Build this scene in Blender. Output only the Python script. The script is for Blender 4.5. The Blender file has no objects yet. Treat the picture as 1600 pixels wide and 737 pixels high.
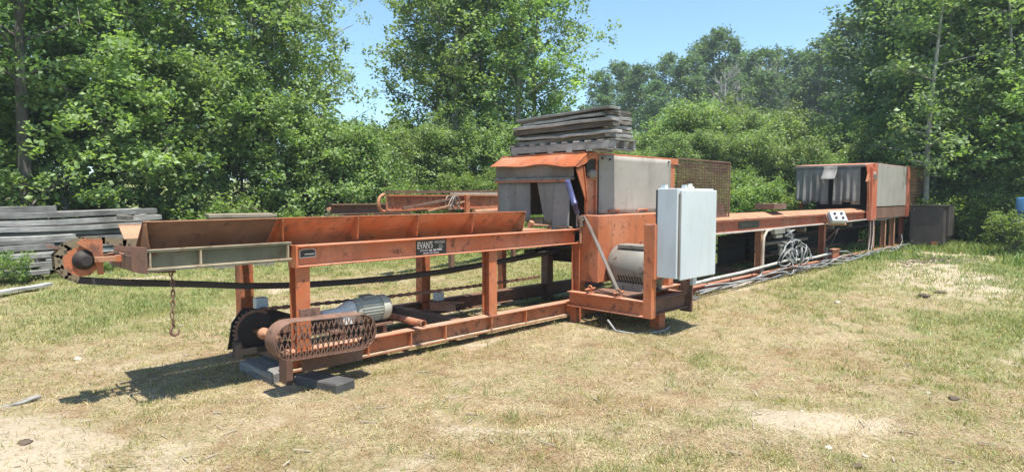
import bpy, math, random
import numpy as np
from mathutils import Vector, Matrix

R = math.radians
S = bpy.context.scene
COL = S.collection

# ------------------------------------------------------------------ camera
F_PX, IMG_W, IMG_H, HOR = 980.0, 1600.0, 737.0, 305.0
PITCH = math.atan((IMG_H/2-HOR)/F_PX)
YAW = math.atan(975*math.cos(PITCH)/F_PX)
EYE = 1.6
fx, fy = math.cos(YAW), math.sin(YAW)
cd = bpy.data.cameras.new('camera'); cam = bpy.data.objects.new('camera', cd); COL.objects.link(cam)
cd.sensor_width = 36; cd.lens = 36*F_PX/IMG_W; cd.clip_end = 3000; cd.clip_start = 0.05
cam.location = (0, 0, EYE)
fw = Vector((fx*math.cos(PITCH), fy*math.cos(PITCH), -math.sin(PITCH)))
cam.rotation_euler = fw.to_track_quat('-Z', 'Y').to_euler()
S.camera = cam

# ------------------------------------------------------------------ light
SUNV = Vector((-0.07, -0.30, 1.0)).normalized()          # towards the sun
w = bpy.data.worlds.new('World'); S.world = w; w.use_nodes = True
nt = w.node_tree
sky = nt.nodes.new('ShaderNodeTexSky'); sky.sky_type = 'NISHITA'; sky.sun_disc = False
sky.sun_elevation = math.asin(SUNV.z); sky.sun_rotation = math.atan2(SUNV.x, SUNV.y)
sky.air_density = 1.0; sky.dust_density = 0.4; sky.ozone_density = 1.6
bgn = nt.nodes['Background']; bgn.inputs[1].default_value = 0.12
tn = nt.nodes.new('ShaderNodeMix'); tn.data_type = 'RGBA'; tn.blend_type = 'MULTIPLY'; tn.inputs[0].default_value = 1
tn.inputs[7].default_value = (0.87, 1.04, 1.08, 1)
nt.links.new(sky.outputs[0], tn.inputs[6]); nt.links.new(tn.outputs[2], bgn.inputs[0])
sl = bpy.data.lights.new('sun', 'SUN'); sl.energy = 5.0; sl.angle = R(0.53); sl.color = (1.0, 0.955, 0.88)
so = bpy.data.objects.new('sun', sl); COL.objects.link(so)
so.rotation_euler = (-SUNV).to_track_quat('-Z', 'Y').to_euler()
S.view_settings.view_transform = 'Standard'; S.view_settings.look = 'None'
S.view_settings.gamma = 1; S.view_settings.use_curve_mapping = False
S.view_settings.exposure = 0.90
S.render.engine = 'CYCLES'
S.cycles.use_denoising = True
S.cycles.max_bounces = 6; S.cycles.diffuse_bounces = 3; S.cycles.glossy_bounces = 2
S.cycles.transmission_bounces = 3; S.cycles.transparent_max_bounces = 4
S.cycles.sample_clamp_indirect = 6

rnd = random.Random(7)
rng = np.random.default_rng(11)

# ------------------------------------------------------------------ materials
def newmat(name):
    m = bpy.data.materials.new(name); m.use_nodes = True
    return m, m.node_tree, m.node_tree.nodes['Principled BSDF']

def noise(nt, coord, scale, detail=6, rough=0.6, stretch=None):
    n = nt.nodes.new('ShaderNodeTexNoise'); n.inputs['Scale'].default_value = scale
    n.inputs['Detail'].default_value = detail; n.inputs['Roughness'].default_value = rough
    if stretch:
        mp = nt.nodes.new('ShaderNodeMapping'); mp.inputs['Scale'].default_value = stretch
        nt.links.new(coord, mp.inputs[0]); coord = mp.outputs[0]
    nt.links.new(coord, n.inputs['Vector'])
    return n.outputs['Fac']

def ramp(nt, fac, a, b):
    r = nt.nodes.new('ShaderNodeMapRange'); r.inputs['From Min'].default_value = a; r.inputs['From Max'].default_value = b
    r.clamp = True
    nt.links.new(fac, r.inputs['Value']); return r.outputs['Result']

def mix(nt, fac, c1, c2, mode='MIX'):
    n = nt.nodes.new('ShaderNodeMix'); n.data_type = 'RGBA'; n.blend_type = mode
    for s, v in ((n.inputs[0], fac), (n.inputs[6], c1), (n.inputs[7], c2)):
        if isinstance(v, (tuple, list)): s.default_value = (*v[:3], 1)
        elif isinstance(v, (int, float)): s.default_value = v
        else: nt.links.new(v, s)
    return n.outputs[2]

def bumpit(nt, b, h, strength, dist=0.01):
    n = nt.nodes.new('ShaderNodeBump'); n.inputs['Strength'].default_value = strength
    n.inputs['Distance'].default_value = dist
    nt.links.new(h, n.inputs['Height']); nt.links.new(n.outputs[0], b.inputs['Normal'])

def paint(name, c, fade, rust, amt=0.5, rough=0.45, metal=0.0, sc=1.0, bump=0.15, grime=(0.06, 0.045, 0.03), top=None):
    """worn paint over steel: base colour, sun-faded colour, rust patches, speckle, grime"""
    m, nt, b = newmat(name)
    co = nt.nodes.new('ShaderNodeTexCoord').outputs['Object']
    n1 = noise(nt, co, 2.2*sc, 4); n2 = noise(nt, co, 9*sc, 8, 0.7); n3 = noise(nt, co, 60*sc, 3, 0.6)
    n4 = noise(nt, co, 5*sc, 6, 0.7, (1, 1, 0.22))
    col = mix(nt, ramp(nt, n1, 0.4, 0.75), c, fade)
    r = ramp(nt, n2, 0.68-0.26*amt, 0.76-0.22*amt)
    col = mix(nt, r, col, rust)
    sp = ramp(nt, n3, 0.66, 0.72)
    col = mix(nt, sp, col, tuple(x*0.6 for x in rust))
    g = ramp(nt, n4, 0.52, 0.8)
    mg = nt.nodes.new('ShaderNodeMath'); mg.operation = 'MULTIPLY'; mg.inputs[1].default_value = 0.78
    nt.links.new(g, mg.inputs[0])
    col = mix(nt, mg.outputs[0], col, grime)
    if top:  # upward faces mixed paler: dust, with the glare on flange tops painted in
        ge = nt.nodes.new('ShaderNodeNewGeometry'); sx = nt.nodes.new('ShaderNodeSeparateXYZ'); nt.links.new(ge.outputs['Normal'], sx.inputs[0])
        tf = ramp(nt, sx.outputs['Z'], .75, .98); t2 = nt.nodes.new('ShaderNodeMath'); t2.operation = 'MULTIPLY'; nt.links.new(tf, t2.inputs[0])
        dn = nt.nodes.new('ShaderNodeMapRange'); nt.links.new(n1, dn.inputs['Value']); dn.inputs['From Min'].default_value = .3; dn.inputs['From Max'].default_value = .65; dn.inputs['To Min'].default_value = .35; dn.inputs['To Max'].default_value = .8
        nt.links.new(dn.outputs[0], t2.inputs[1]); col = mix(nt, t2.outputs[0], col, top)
    nt.links.new(col, b.inputs['Base Color'])
    b.inputs['Roughness'].default_value = rough; b.inputs['Metallic'].default_value = metal
    rr = nt.nodes.new('ShaderNodeMapRange'); nt.links.new(r, rr.inputs['Value'])
    rr.inputs['To Min'].default_value = rough; rr.inputs['To Max'].default_value = 0.85
    nt.links.new(rr.outputs[0], b.inputs['Roughness'])
    bumpit(nt, b, n2, bump, 0.004)
    return m

def woodmat(name, a, c, dark, along='X', rough=0.85, sc=1.0):
    m, nt, b = newmat(name)
    co = nt.nodes.new('ShaderNodeTexCoord').outputs['Object']
    oi = nt.nodes.new('ShaderNodeObjectInfo')
    st = {'X': (0.6, 9, 9), 'Y': (9, 0.6, 9), 'Z': (9, 9, 0.6)}[along]
    g = noise(nt, co, 5*sc, 9, 0.72, st); g2 = noise(nt, co, 1.6*sc, 4)
    st2 = {'X': (0.25, 16, 16), 'Y': (16, 0.25, 16), 'Z': (16, 16, 0.25)}[along]
    cr = noise(nt, co, 5*sc, 4, 0.5, st2)
    col = mix(nt, ramp(nt, g, 0.35, 0.68), a, c)
    col = mix(nt, ramp(nt, g2, 0.45, 0.75), col, tuple(0.65*x for x in a))
    col = mix(nt, ramp(nt, cr, 0.62, 0.68), col, dark)
    hv = nt.nodes.new('ShaderNodeHueSaturation')
    rr = nt.nodes.new('ShaderNodeMapRange'); nt.links.new(oi.outputs['Random'], rr.inputs['Value'])
    rr.inputs['To Min'].default_value = 0.5; rr.inputs['To Max'].default_value = 1.2
    nt.links.new(rr.outputs[0], hv.inputs['Value']); nt.links.new(col, hv.inputs['Color'])
    nt.links.new(hv.outputs[0], b.inputs['Base Color'])
    b.inputs['Roughness'].default_value = rough
    bumpit(nt, b, g, 0.5, 0.006)
    return m

def leafmat(name, transl=0.35, rough=0.55):
    m, nt, b = newmat(name)
    at = nt.nodes.new('ShaderNodeAttribute'); at.attribute_name = 'tint'
    oi = nt.nodes.new('ShaderNodeObjectInfo')
    hv = nt.nodes.new('ShaderNodeHueSaturation')
    r1 = nt.nodes.new('ShaderNodeMapRange'); nt.links.new(oi.outputs['Random'], r1.inputs['Value'])
    r1.inputs['To Min'].default_value = 0.8; r1.inputs['To Max'].default_value = 1.2
    r2 = nt.nodes.new('ShaderNodeMapRange'); nt.links.new(oi.outputs['Random'], r2.inputs['Value'])
    r2.inputs['To Min'].default_value = 0.492; r2.inputs['To Max'].default_value = 0.515
    nt.links.new(r1.outputs[0], hv.inputs['Value']); nt.links.new(r2.outputs[0], hv.inputs['Hue'])
    nt.links.new(at.outputs['Color'], hv.inputs['Color'])
    b.inputs['Roughness'].default_value = rough
    b.inputs['Specular IOR Level'].default_value = 0.6
    nt.links.new(hv.outputs[0], b.inputs['Base Color'])
    if transl:
        t = nt.nodes.new('ShaderNodeBsdfTranslucent'); mx = nt.nodes.new('ShaderNodeMixShader')
        mx.inputs[0].default_value = transl
        c2 = mix(nt, 1.0, hv.outputs[0], (1.25, 1.35, 0.55), 'MULTIPLY')
        nt.links.new(c2, t.inputs[0])
        nt.links.new(b.outputs[0], mx.inputs[1]); nt.links.new(t.outputs[0], mx.inputs[2])
        nt.links.new(mx.outputs[0], nt.nodes['Material Output'].inputs[0])
    return m

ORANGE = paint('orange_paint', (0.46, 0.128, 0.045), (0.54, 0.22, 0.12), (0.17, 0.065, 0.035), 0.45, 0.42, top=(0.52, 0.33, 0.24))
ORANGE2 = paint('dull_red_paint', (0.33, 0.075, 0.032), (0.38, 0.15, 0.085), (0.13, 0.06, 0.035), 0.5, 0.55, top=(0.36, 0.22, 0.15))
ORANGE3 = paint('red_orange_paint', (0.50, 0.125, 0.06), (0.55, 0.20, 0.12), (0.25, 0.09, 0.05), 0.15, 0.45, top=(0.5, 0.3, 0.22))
RUST = paint('rusted_steel', (0.155, 0.078, 0.05), (0.23, 0.135, 0.095), (0.09, 0.05, 0.035), 0.5, 0.8)
RUSTL = paint('light_rust', (0.36, 0.17, 0.09), (0.42, 0.24, 0.14), (0.2, 0.08, 0.04), 0.4, 0.8)
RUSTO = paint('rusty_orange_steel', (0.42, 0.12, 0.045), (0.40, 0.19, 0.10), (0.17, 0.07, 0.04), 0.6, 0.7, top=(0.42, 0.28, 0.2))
DARKST = paint('dark_greasy_steel', (0.022, 0.018, 0.016), (0.035, 0.027, 0.022), (0.05, 0.028, 0.02), 0.35, 0.7)
BELT = paint('black_rubber', (0.03, 0.026, 0.024), (0.045, 0.038, 0.034), (0.05, 0.035, 0.03), 0.3, 0.7)
GREEN = paint('old_green_paint', (0.11, 0.115, 0.07), (0.19, 0.18, 0.12), (0.13, 0.08, 0.04), 0.5, 0.6)
CREAM = paint('dusty_flange', (0.36, 0.28, 0.18), (0.46, 0.39, 0.28), (0.20, 0.12, 0.07), 0.55, 0.85)
RUBBER = paint('grey_rubber_sheet', (0.30, 0.275, 0.235), (0.36, 0.33, 0.29), (0.2, 0.18, 0.15), 0.35, 0.8, grime=(0.14, 0.12, 0.10))
RUBBER2 = paint('grey_rubber_strip', (0.165, 0.16, 0.145), (0.24, 0.23, 0.21), (0.13, 0.12, 0.11), 0.4, 0.75)
WHITEP = paint('grey_white_enamel', (0.50, 0.545, 0.56), (0.56, 0.60, 0.61), (0.40, 0.42, 0.41), 0.10, 0.35, bump=0.03, grime=(0.42, 0.43, 0.40))
MOTORG = paint('motor_grey', (0.21, 0.20, 0.17), (0.29, 0.27, 0.23), (0.12, 0.09, 0.065), 0.42, 0.5)
MOTORB = paint('motor_beige', (0.40, 0.38, 0.31), (0.48, 0.46, 0.39), (0.2, 0.15, 0.1), 0.3, 0.5)
MOTORW = paint('motor_white', (0.60, 0.58, 0.52), (0.66, 0.64, 0.58), (0.4, 0.3, 0.2), 0.25, 0.5)
STEEL = paint('worn_steel', (0.20, 0.17, 0.145), (0.28, 0.25, 0.21), (0.2, 0.13, 0.09), 0.4, 0.45, 0.3)
BLACKP = paint('black_tank_paint', (0.052, 0.044, 0.037), (0.085, 0.07, 0.058), (0.12, 0.08, 0.055), 0.35, 0.6)
CONDUIT = paint('pale_conduit', (0.42, 0.40, 0.36), (0.5, 0.48, 0.44), (0.3, 0.24, 0.17), 0.35, 0.5)
CABLE = paint('grey_cable', (0.22, 0.22, 0.22), (0.38, 0.38, 0.37), (0.3, 0.27, 0.22), 0.15, 0.5)
BLUE = paint('blue_cylinder_paint', (0.06, 0.065, 0.16), (0.10, 0.11, 0.23), (0.06, 0.05, 0.06), 0.3, 0.35)
BLUEB = paint('blue_plastic', (0.05, 0.14, 0.28), (0.07, 0.18, 0.32), (0.05, 0.1, 0.2), 0.1, 0.4)
SIGNB = paint('black_plate', (0.018, 0.018, 0.018), (0.03, 0.03, 0.028), (0.03, 0.03, 0.03), 0.2, 0.4)
LETTER = paint('pale_lettering', (0.62, 0.60, 0.55), (0.66, 0.64, 0.6), (0.5, 0.48, 0.42), 0.1, 0.5)
LETTERD = paint('faded_lettering', (0.16, 0.14, 0.11), (0.2, 0.17, 0.13), (0.1, 0.08, 0.06), 0.3, 0.6)
WOOD = woodmat('weathered_wood', (0.23, 0.22, 0.20), (0.56, 0.54, 0.50), (0.05, 0.045, 0.04))
WOODY = woodmat('weathered_wood_cross', (0.30, 0.28, 0.25), (0.46, 0.44, 0.41), (0.05, 0.04, 0.035), 'Y')
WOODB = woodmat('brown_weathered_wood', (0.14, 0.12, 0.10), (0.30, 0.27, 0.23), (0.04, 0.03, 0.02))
WOODT = woodmat('tan_wood', (0.42, 0.34, 0.25), (0.52, 0.44, 0.33), (0.12, 0.08, 0.05))
TIMBER = woodmat('grey_timber', (0.13, 0.125, 0.115), (0.26, 0.25, 0.235), (0.04, 0.04, 0.035), 'Y')
BARK = woodmat('grey_brown_bark', (0.10, 0.085, 0.065), (0.20, 0.175, 0.14), (0.03, 0.025, 0.02), 'Z')
BARKP = woodmat('pale_bark', (0.34, 0.32, 0.28), (0.50, 0.48, 0.43), (0.05, 0.045, 0.04), 'Z')
TWIG = woodmat('dead_grey_wood', (0.26, 0.235, 0.20), (0.38, 0.35, 0.31), (0.06, 0.05, 0.04), 'Z')
STONE = paint('pale_stone', (0.40, 0.36, 0.29), (0.5, 0.46, 0.38), (0.3, 0.27, 0.22), 0.3, 0.9, bump=0.6)
CLOD = paint('dark_soil', (0.09, 0.065, 0.045), (0.15, 0.11, 0.075), (0.05, 0.035, 0.025), 0.4, 0.95, bump=0.8)
LEAF = leafmat('leaf', .47)
NEEDLE = leafmat('needle', 0.12, 0.6)
BLADE = leafmat('grass_blade', 0.3, 0.6)

# ------------------------------------------------------------------ mesh helpers
class MB:
    def __init__(s): s.v = []; s.f = []; s.sm = []
    def add(s, vs, fs, smooth=False):
        o = len(s.v); s.v += [tuple(v) for v in vs]; s.f += [tuple(i+o for i in f) for f in fs]; s.sm += [smooth]*len(fs)
        return s
    def box(s, x0, x1, y0, y1, z0, z1):
        vs = [(x, y, z) for z in (z0, z1) for y in (y0, y1) for x in (x0, x1)]
        return s.add(vs, [(0, 2, 3, 1), (4, 5, 7, 6), (0, 1, 5, 4), (2, 6, 7, 3), (0, 4, 6, 2), (1, 3, 7, 5)])
    def hexa(s, b, t):                       # bottom quad, top quad (same winding)
        return s.add(list(b)+list(t), [(3, 2, 1, 0), (4, 5, 6, 7), (0, 1, 5, 4), (1, 2, 6, 5), (2, 3, 7, 6), (3, 0, 4, 7)])
    def frame(s, p0, p1, up):
        d = (Vector(p1)-Vector(p0)); L = d.length; d = d/L; up = Vector(up)
        if abs(d.dot(up)) > 0.99: up = Vector((1, 0, 0)) if abs(d.x) < 0.9 else Vector((0, 1, 0))
        a = d.cross(up).normalized(); u = a.cross(d).normalized()
        return Vector(p0), d, a, u, L
    def bar(s, p0, p1, w, h=None, up=(0, 0, 1)):
        h = w if h is None else h
        return s.prof(p0, p1, [(-w/2, -h/2), (w/2, -h/2), (w/2, h/2), (-w/2, h/2)], up)
    def prof(s, p0, p1, pts, up=(0, 0, 1)):
        o, d, a, u, L = s.frame(p0, p1, up); n = len(pts)
        vs = [o+a*x+u*y for x, y in pts]+[o+d*L+a*x+u*y for x, y in pts]
        fs = [(i, (i+1) % n, (i+1) % n+n, i+n) for i in range(n)]
        return s.add(vs, fs+[tuple(range(n-1, -1, -1)), tuple(range(n, 2*n))])
    def ibeam(s, p0, p1, h, w, tf=0.012, tw=0.009, up=(0, 0, 1)):
        a, b = w/2, h/2; t = tw/2
        return s.prof(p0, p1, [(-a, -b), (a, -b), (a, -b+tf), (t, -b+tf), (t, b-tf), (a, b-tf), (a, b), (-a, b), (-a, b-tf), (-t, b-tf), (-t, -b+tf), (-a, -b+tf)], up)
    def tube(s, pts, r, n=8, r1=None, cap=True):
        pts = [Vector(p) for p in pts]; m = len(pts); rs = r if isinstance(r, (list, tuple)) else [r+(0 if r1 is None else (r1-r)*i/(m-1)) for i in range(m)]
        vs = []; a = None
        for i, p in enumerate(pts):
            d = (pts[min(i+1, m-1)]-pts[max(i-1, 0)]).normalized()
            if a is None:
                a = d.orthogonal().normalized()
            else:
                a = (a-d*a.dot(d)); a = a.normalized() if a.length > 1e-6 else d.orthogonal().normalized()
            b = d.cross(a)
            for k in range(n):
                t = 2*math.pi*k/n; vs.append(p+(a*math.cos(t)+b*math.sin(t))*rs[i])
        fs = [(i*n+k, i*n+(k+1) % n, (i+1)*n+(k+1) % n, (i+1)*n+k) for i in range(m-1) for k in range(n)]
        s.add(vs, fs, True)
        if cap: s.add(vs[:n], [tuple(range(n-1, -1, -1))]); s.add(vs[-n:], [tuple(range(n))])
        return s
    def cyl(s, p0, p1, r, n=20, r1=None): return s.tube([p0, p1], r, n, r1)
    def lathe(s, p0, axis, prof, n=24):       # prof: (distance along axis, radius)
        ax = Vector(axis).normalized(); a = ax.orthogonal().normalized(); b = ax.cross(a); p0 = Vector(p0)
        vs = [p0+ax*t+(a*math.cos(2*math.pi*k/n)+b*math.sin(2*math.pi*k/n))*r for t, r in prof for k in range(n)]
        m = len(prof)
        fs = [(i*n+k, i*n+(k+1) % n, (i+1)*n+(k+1) % n, (i+1)*n+k) for i in range(m-1) for k in range(n)]
        s.add(vs, fs, True); s.add(vs[:n], [tuple(range(n-1, -1, -1))]); s.add(vs[-n:], [tuple(range(n))]); return s
    def plate(s, pts, n, t):                  # polygon (3d points) given thickness t along n
        nn = Vector(n).normalized()*t; k = len(pts); a = [Vector(p) for p in pts]; b = [p+nn for p in a]
        return s.add(a+b, [tuple(range(k-1, -1, -1)), tuple(range(k, 2*k))]+[(i, (i+1) % k, (i+1) % k+k, i+k) for i in range(k)])
    def build(s, name, mat, root=None, label=None, bevel=0, origin=None):
        me = bpy.data.meshes.new(name)
        o3 = Vector(origin) if origin is not None else (root_origin(root) if root else Vector((0, 0, 0)))
        me.from_pydata([(v[0]-o3.x, v[1]-o3.y, v[2]-o3.z) for v in s.v], [], s.f); me.update()
        me.polygons.foreach_set('use_smooth', s.sm)
        bmn = None
        import bmesh
        bm = bmesh.new(); bm.from_mesh(me); bmesh.ops.recalc_face_normals(bm, faces=bm.faces); bm.to_mesh(me); bm.free()
        me.materials.append(mat)
        ob = bpy.data.objects.new(name, me); COL.objects.link(ob)
        if root: ob.parent = root
        else: ob.location = o3
        if label: ob['label'] = label
        if bevel:
            b = ob.modifiers.new('bevel', 'BEVEL'); b.width = bevel; b.segments = 1; b.limit_method = 'ANGLE'; b.angle_limit = R(50)
        return ob

def root_origin(o):
    p = Vector((0, 0, 0))
    while o is not None: p = p+Vector(o.location); o = o.parent
    return p

def tag(o, label, cat, group=None, kind=None):
    if label: o['label'] = label
    if cat: o['category'] = cat
    if group: o['group'] = group
    if kind: o['kind'] = kind
    return o
def thing(name, label, cat, loc=(0, 0, 0), group=None):
    o = bpy.data.objects.new(name, None); COL.objects.link(o); o.location = loc; o.empty_display_size = 0.2
    return tag(o, label, cat, group)

def npmesh(name, V, F4, mat, tint=None, parent=None, smooth=False):
    """V (n,3), F4 (m,k) index array; tint per-face colour"""
    k = F4.shape[1]; me = bpy.data.meshes.new(name)
    me.vertices.add(len(V)); me.vertices.foreach_set('co', V.astype(np.float32).ravel())
    me.loops.add(F4.size); me.loops.foreach_set('vertex_index', F4.astype(np.int32).ravel())
    me.polygons.add(len(F4)); me.polygons.foreach_set('loop_start', np.arange(0, F4.size, k, dtype=np.int32))
    me.polygons.foreach_set('loop_total', np.full(len(F4), k, dtype=np.int32))
    if smooth: me.polygons.foreach_set('use_smooth', np.ones(len(F4), dtype=bool))
    me.update(calc_edges=True)
    if tint is not None:
        ca = me.color_attributes.new('tint', 'FLOAT_COLOR', 'POINT')
        c = np.ones((len(V), 4), np.float32); c[:, :3] = tint; ca.data.foreach_set('color', c.ravel())
    me.materials.append(mat)
    if parent == 'mesh': return me
    ob = bpy.data.objects.new(name, me); COL.objects.link(ob)
    if parent: ob.parent = parent
    return ob

# ------------------------------------------------------------------ terrain
def vnoise(x, y, s, seed=0):
    x = np.asarray(x, float)*s+seed*17.3; y = np.asarray(y, float)*s-seed*9.1
    xi = np.floor(x); yi = np.floor(y); u = x-xi; v = y-yi
    def hsh(a, b):
        t = np.sin(a*127.1+b*311.7+seed*74.7)*43758.5453; return t-np.floor(t)
    u = u*u*(3-2*u); v = v*v*(3-2*v)
    return (hsh(xi, yi)*(1-u)+hsh(xi+1, yi)*u)*(1-v)+(hsh(xi, yi+1)*(1-u)+hsh(xi+1, yi+1)*u)*v
def sstep(a, b, t):
    t = np.clip((t-a)/(b-a), 0, 1); return t*t*(3-2*t)
def gauss(x, y, cx, cy, rx, ry, ang=0):
    c, s_ = math.cos(ang), math.sin(ang); dx = x-cx; dy = y-cy
    return np.exp(-(((dx*c+dy*s_)/rx)**2+((-dx*s_+dy*c)/ry)**2))
def azpx(x, y):
    """bearing expressed in photograph pixels (only a bearing, used for the lie of the land)"""
    f = x*fx+y*fy; r = x*fy-y*fx
    return np.where(f > 0.1, 800+980*r/np.maximum(f, 0.1), np.where(r > 0, 4000, -3000))
def terrain(x, y):
    x = np.asarray(x, float); y = np.asarray(y, float); D = np.hypot(x, y); a = azpx(x, y)
    z = 0.022*(vnoise(x, y, 3.1, 61)-.5)*(1-sstep(12, 25, D))+0.014*(vnoise(x, y, 8, 62)-.5)+0.05*(vnoise(x, y, 0.35, 1)-0.5)+0.035*(vnoise(x, y, 1.3, 2)-0.5)+0.02*(vnoise(x, y, 5, 3)-0.5)+0.012*(vnoise(x, y, 13, 9)-0.5)
    z = z-0.07*np.exp(-((y-4.84-.03*np.sin(x*2.3))/0.045)**2)*sstep(3.0, 3.4, x)*(1-sstep(5.6, 6.1, x))*(.4+.8*vnoise(x, y, 4, 55))  # narrow rut shaped in to stand for the top beam's shadow line
    mach = np.exp(-(np.maximum(np.abs(y-5.6)-0.9, 0)/0.7)**2)*sstep(1.0, 2.0, x)*(1-sstep(25, 27, x))
    z = z*(1-0.75*mach)
    z = z+0.13*gauss(x, y, 0.45, 5.0, 0.45, 0.9, 0.3)+0.06*gauss(x, y, 4.5, 1.55, 0.7, 0.35, -0.6)+0.04*gauss(x, y, 2.9, 2.95, 0.5, 0.15, -0.9)
    z = z+0.12*gauss(x, y, 21.3, 3.4, 1.3, 0.5, 0.2)*0.8+0.14*vnoise(x, y, 2.5, 5)*gauss(x, y, 17, 3.2, 3.5, 0.9, 0.1)*0.5
    bank = sstep(15.0, 22, D)*sstep(560, 690, a)*(1-sstep(1150, 1290, a))
    z = z+1.15*bank*(0.8+0.4*vnoise(x, y, 0.25, 6))
    z = z+0.5*sstep(20, 30, D)*(0.5+vnoise(x, y, 0.12, 7))*0.6+3.0*sstep(38, 85, D)+14*sstep(120, 400, D)*0
    return z
def cover(x, y):
    """bare soil amount, green amount"""
    x = np.asarray(x, float); y = np.asarray(y, float); D = np.hypot(x, y); a = azpx(x, y)
    wob = vnoise(x, y, 1.7, 21)*0.6+vnoise(x, y, 5, 22)*0.4
    bare = (1.3*gauss(x, y, 0.35, 4.95, 0.5, 1.0, 0.2)+1.1*gauss(x, y, 4.5, 1.5, 0.50, 0.20, -0.75)+0.8*gauss(x, y, 2.95, 2.93, 0.5, 0.07, -0.9)
            + 0.85*gauss(x, y, 16.8, 3.4, 3.8, 0.8, 0.10)+0.7*gauss(x, y, 14, 1.9, 2.6, 0.9, 0.2)+0.8*gauss(x, y, 21.5, 3.2, 1.5, 0.7, 0.1)
            + 0.6*gauss(x, y, 3.6, 7.9, 0.9, 0.45)+0.45*gauss(x, y, 1.6, 6.6, 0.5, 0.4)+0.4*gauss(x, y, 5.8, 4.4, 0.5, 0.3))
    bare = bare*(0.55+0.9*wob)+0.6*sstep(0.66, 0.88, vnoise(x, y, 0.9, 23)*0.6+vnoise(x, y, 3.1, 24)*0.4)
    g = 0.65*sstep(10.5, 17, D)*(0.6+0.5*vnoise(x, y, 0.6, 25))+0.55*gauss(x, y, 9.5, 0.9, 2.6, 0.8, -0.05)+0.75*gauss(x, y, 15.5, 1.3, 2.8, 1.3, 0)
    g = g+0.40*gauss(x, y, 2.6, 10.8, 1.3, 2.4)+0.35*gauss(x, y, 12.4, 4.0, 2.6, 0.35, 0.05)+0.55*gauss(x, y, 10.5, 7.6, 4.0, 1.1, 0.0)+0.25*gauss(x, y, 3.3, 10.3, 3, 1.0, 0.6)
    g = g+0.03+0.10*sstep(5, 9, D)+0.34*sstep(0.50, 0.80, vnoise(x, y, 1.3, 26)*0.35+vnoise(x, y, 3.7, 27)*0.35+vnoise(x, y, 9, 28)*.3)
    g = g+0.9*sstep(15, 19, D)*sstep(560, 700, a)*(1-sstep(1180, 1300, a))
    return np.clip(bare, 0, 1), np.clip(g, 0, 1)

def make_ground():
    az = np.concatenate([np.linspace(-180, -48, 45)[:-1], np.linspace(-48, 48, 640), np.linspace(48, 180, 45)[1:-1]])
    az = np.radians(az); nA = len(az)
    rr = np.concatenate([[0.4, 1.0], np.geomspace(1.6, 32, 430), np.geomspace(33, 1500, 60)]); nR = len(rr)
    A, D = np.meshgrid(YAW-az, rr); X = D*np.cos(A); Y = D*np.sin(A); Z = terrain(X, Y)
    V = np.stack([X.ravel(), Y.ravel(), Z.ravel()], 1)
    i = np.arange(nR-1)[:, None]; k = np.arange(nA)[None, :]; k2 = (k+1) % nA
    F = np.stack([(i*nA+k), (i*nA+k2), ((i+1)*nA+k2), ((i+1)*nA+k)], -1).reshape(-1, 4)[:, ::-1]
    m, nt, b = newmat('field_soil')
    co = nt.nodes.new('ShaderNodeTexCoord').outputs['Object']
    at = nt.nodes.new('ShaderNodeAttribute'); at.attribute_name = 'tint'
    sp = nt.nodes.new('ShaderNodeSeparateColor'); nt.links.new(at.outputs['Color'], sp.inputs[0])
    n1 = noise(nt, co, 7, 8, 0.7); n2 = noise(nt, co, 38, 6, 0.75); n3 = noise(nt, co, 140, 3, 0.6); n4 = noise(nt, co, 1.1, 4)
    sand = mix(nt, ramp(nt, n2, 0.3, 0.7), (0.35, 0.28, 0.19), (0.52, 0.43, 0.315))
    sand = mix(nt, ramp(nt, n3, 0.62, 0.72), sand, (0.24, 0.17, 0.10))
    straw = mix(nt, ramp(nt, n1, 0.35, 0.7), (0.31, 0.235, 0.14), (0.45, 0.365, 0.235))
    straw = mix(nt, ramp(nt, n2, 0.5, 0.75), straw, (0.20, 0.145, 0.075))
    straw = mix(nt, ramp(nt, n4, 0.5, 0.75), straw, (0.33, 0.22, 0.125))
    n5 = noise(nt, co, 2.6, 5, 0.65); n6 = noise(nt, co, 4.3, 6, 0.7)
    straw = mix(nt, ramp(nt, n5, 0.52, 0.66), straw, (0.25, 0.155, 0.09))
    straw = mix(nt, ramp(nt, n6, 0.54, 0.66), straw, (0.235, 0.215, 0.10))
    straw = mix(nt, ramp(nt, n3, 0.55, 0.7), straw, (0.13, 0.095, 0.05))
    gr = mix(nt, ramp(nt, n2, 0.35, 0.7), (0.10, 0.14, 0.035), (0.25, 0.26, 0.085))
    def addn(v, amp):
        ma = nt.nodes.new('ShaderNodeMath'); ma.operation = 'MULTIPLY_ADD'; ma.inputs[1].default_value = amp
        nt.links.new(n1, ma.inputs[0]); nt.links.new(v, ma.inputs[2]); return ma.outputs[0]
    col = mix(nt, ramp(nt, addn(sp.outputs[1], 0.9), 0.6, 1.15), straw, gr)
    col = mix(nt, ramp(nt, addn(sp.outputs[0], 0.9), 0.62, 1.0), col, sand)
    nt.links.new(col, b.inputs['Base Color']); b.inputs['Roughness'].default_value = 0.95
    b.inputs['Specular IOR Level'].default_value = 0.15
    ad = nt.nodes.new('ShaderNodeMath'); ad.operation = 'ADD'; nt.links.new(n2, ad.inputs[0]); nt.links.new(n1, ad.inputs[1])
    bumpit(nt, b, ad.outputs[0], 0.75, 0.03)
    bare, g = cover(V[:, 0], V[:, 1])
    o = npmesh('ground', V, F, m, np.stack([bare, g, np.zeros_like(g)], 1), None, True)
    tag(o, 'sandy field of dry straw and patchy grass', None, kind='structure')
make_ground()

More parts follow.
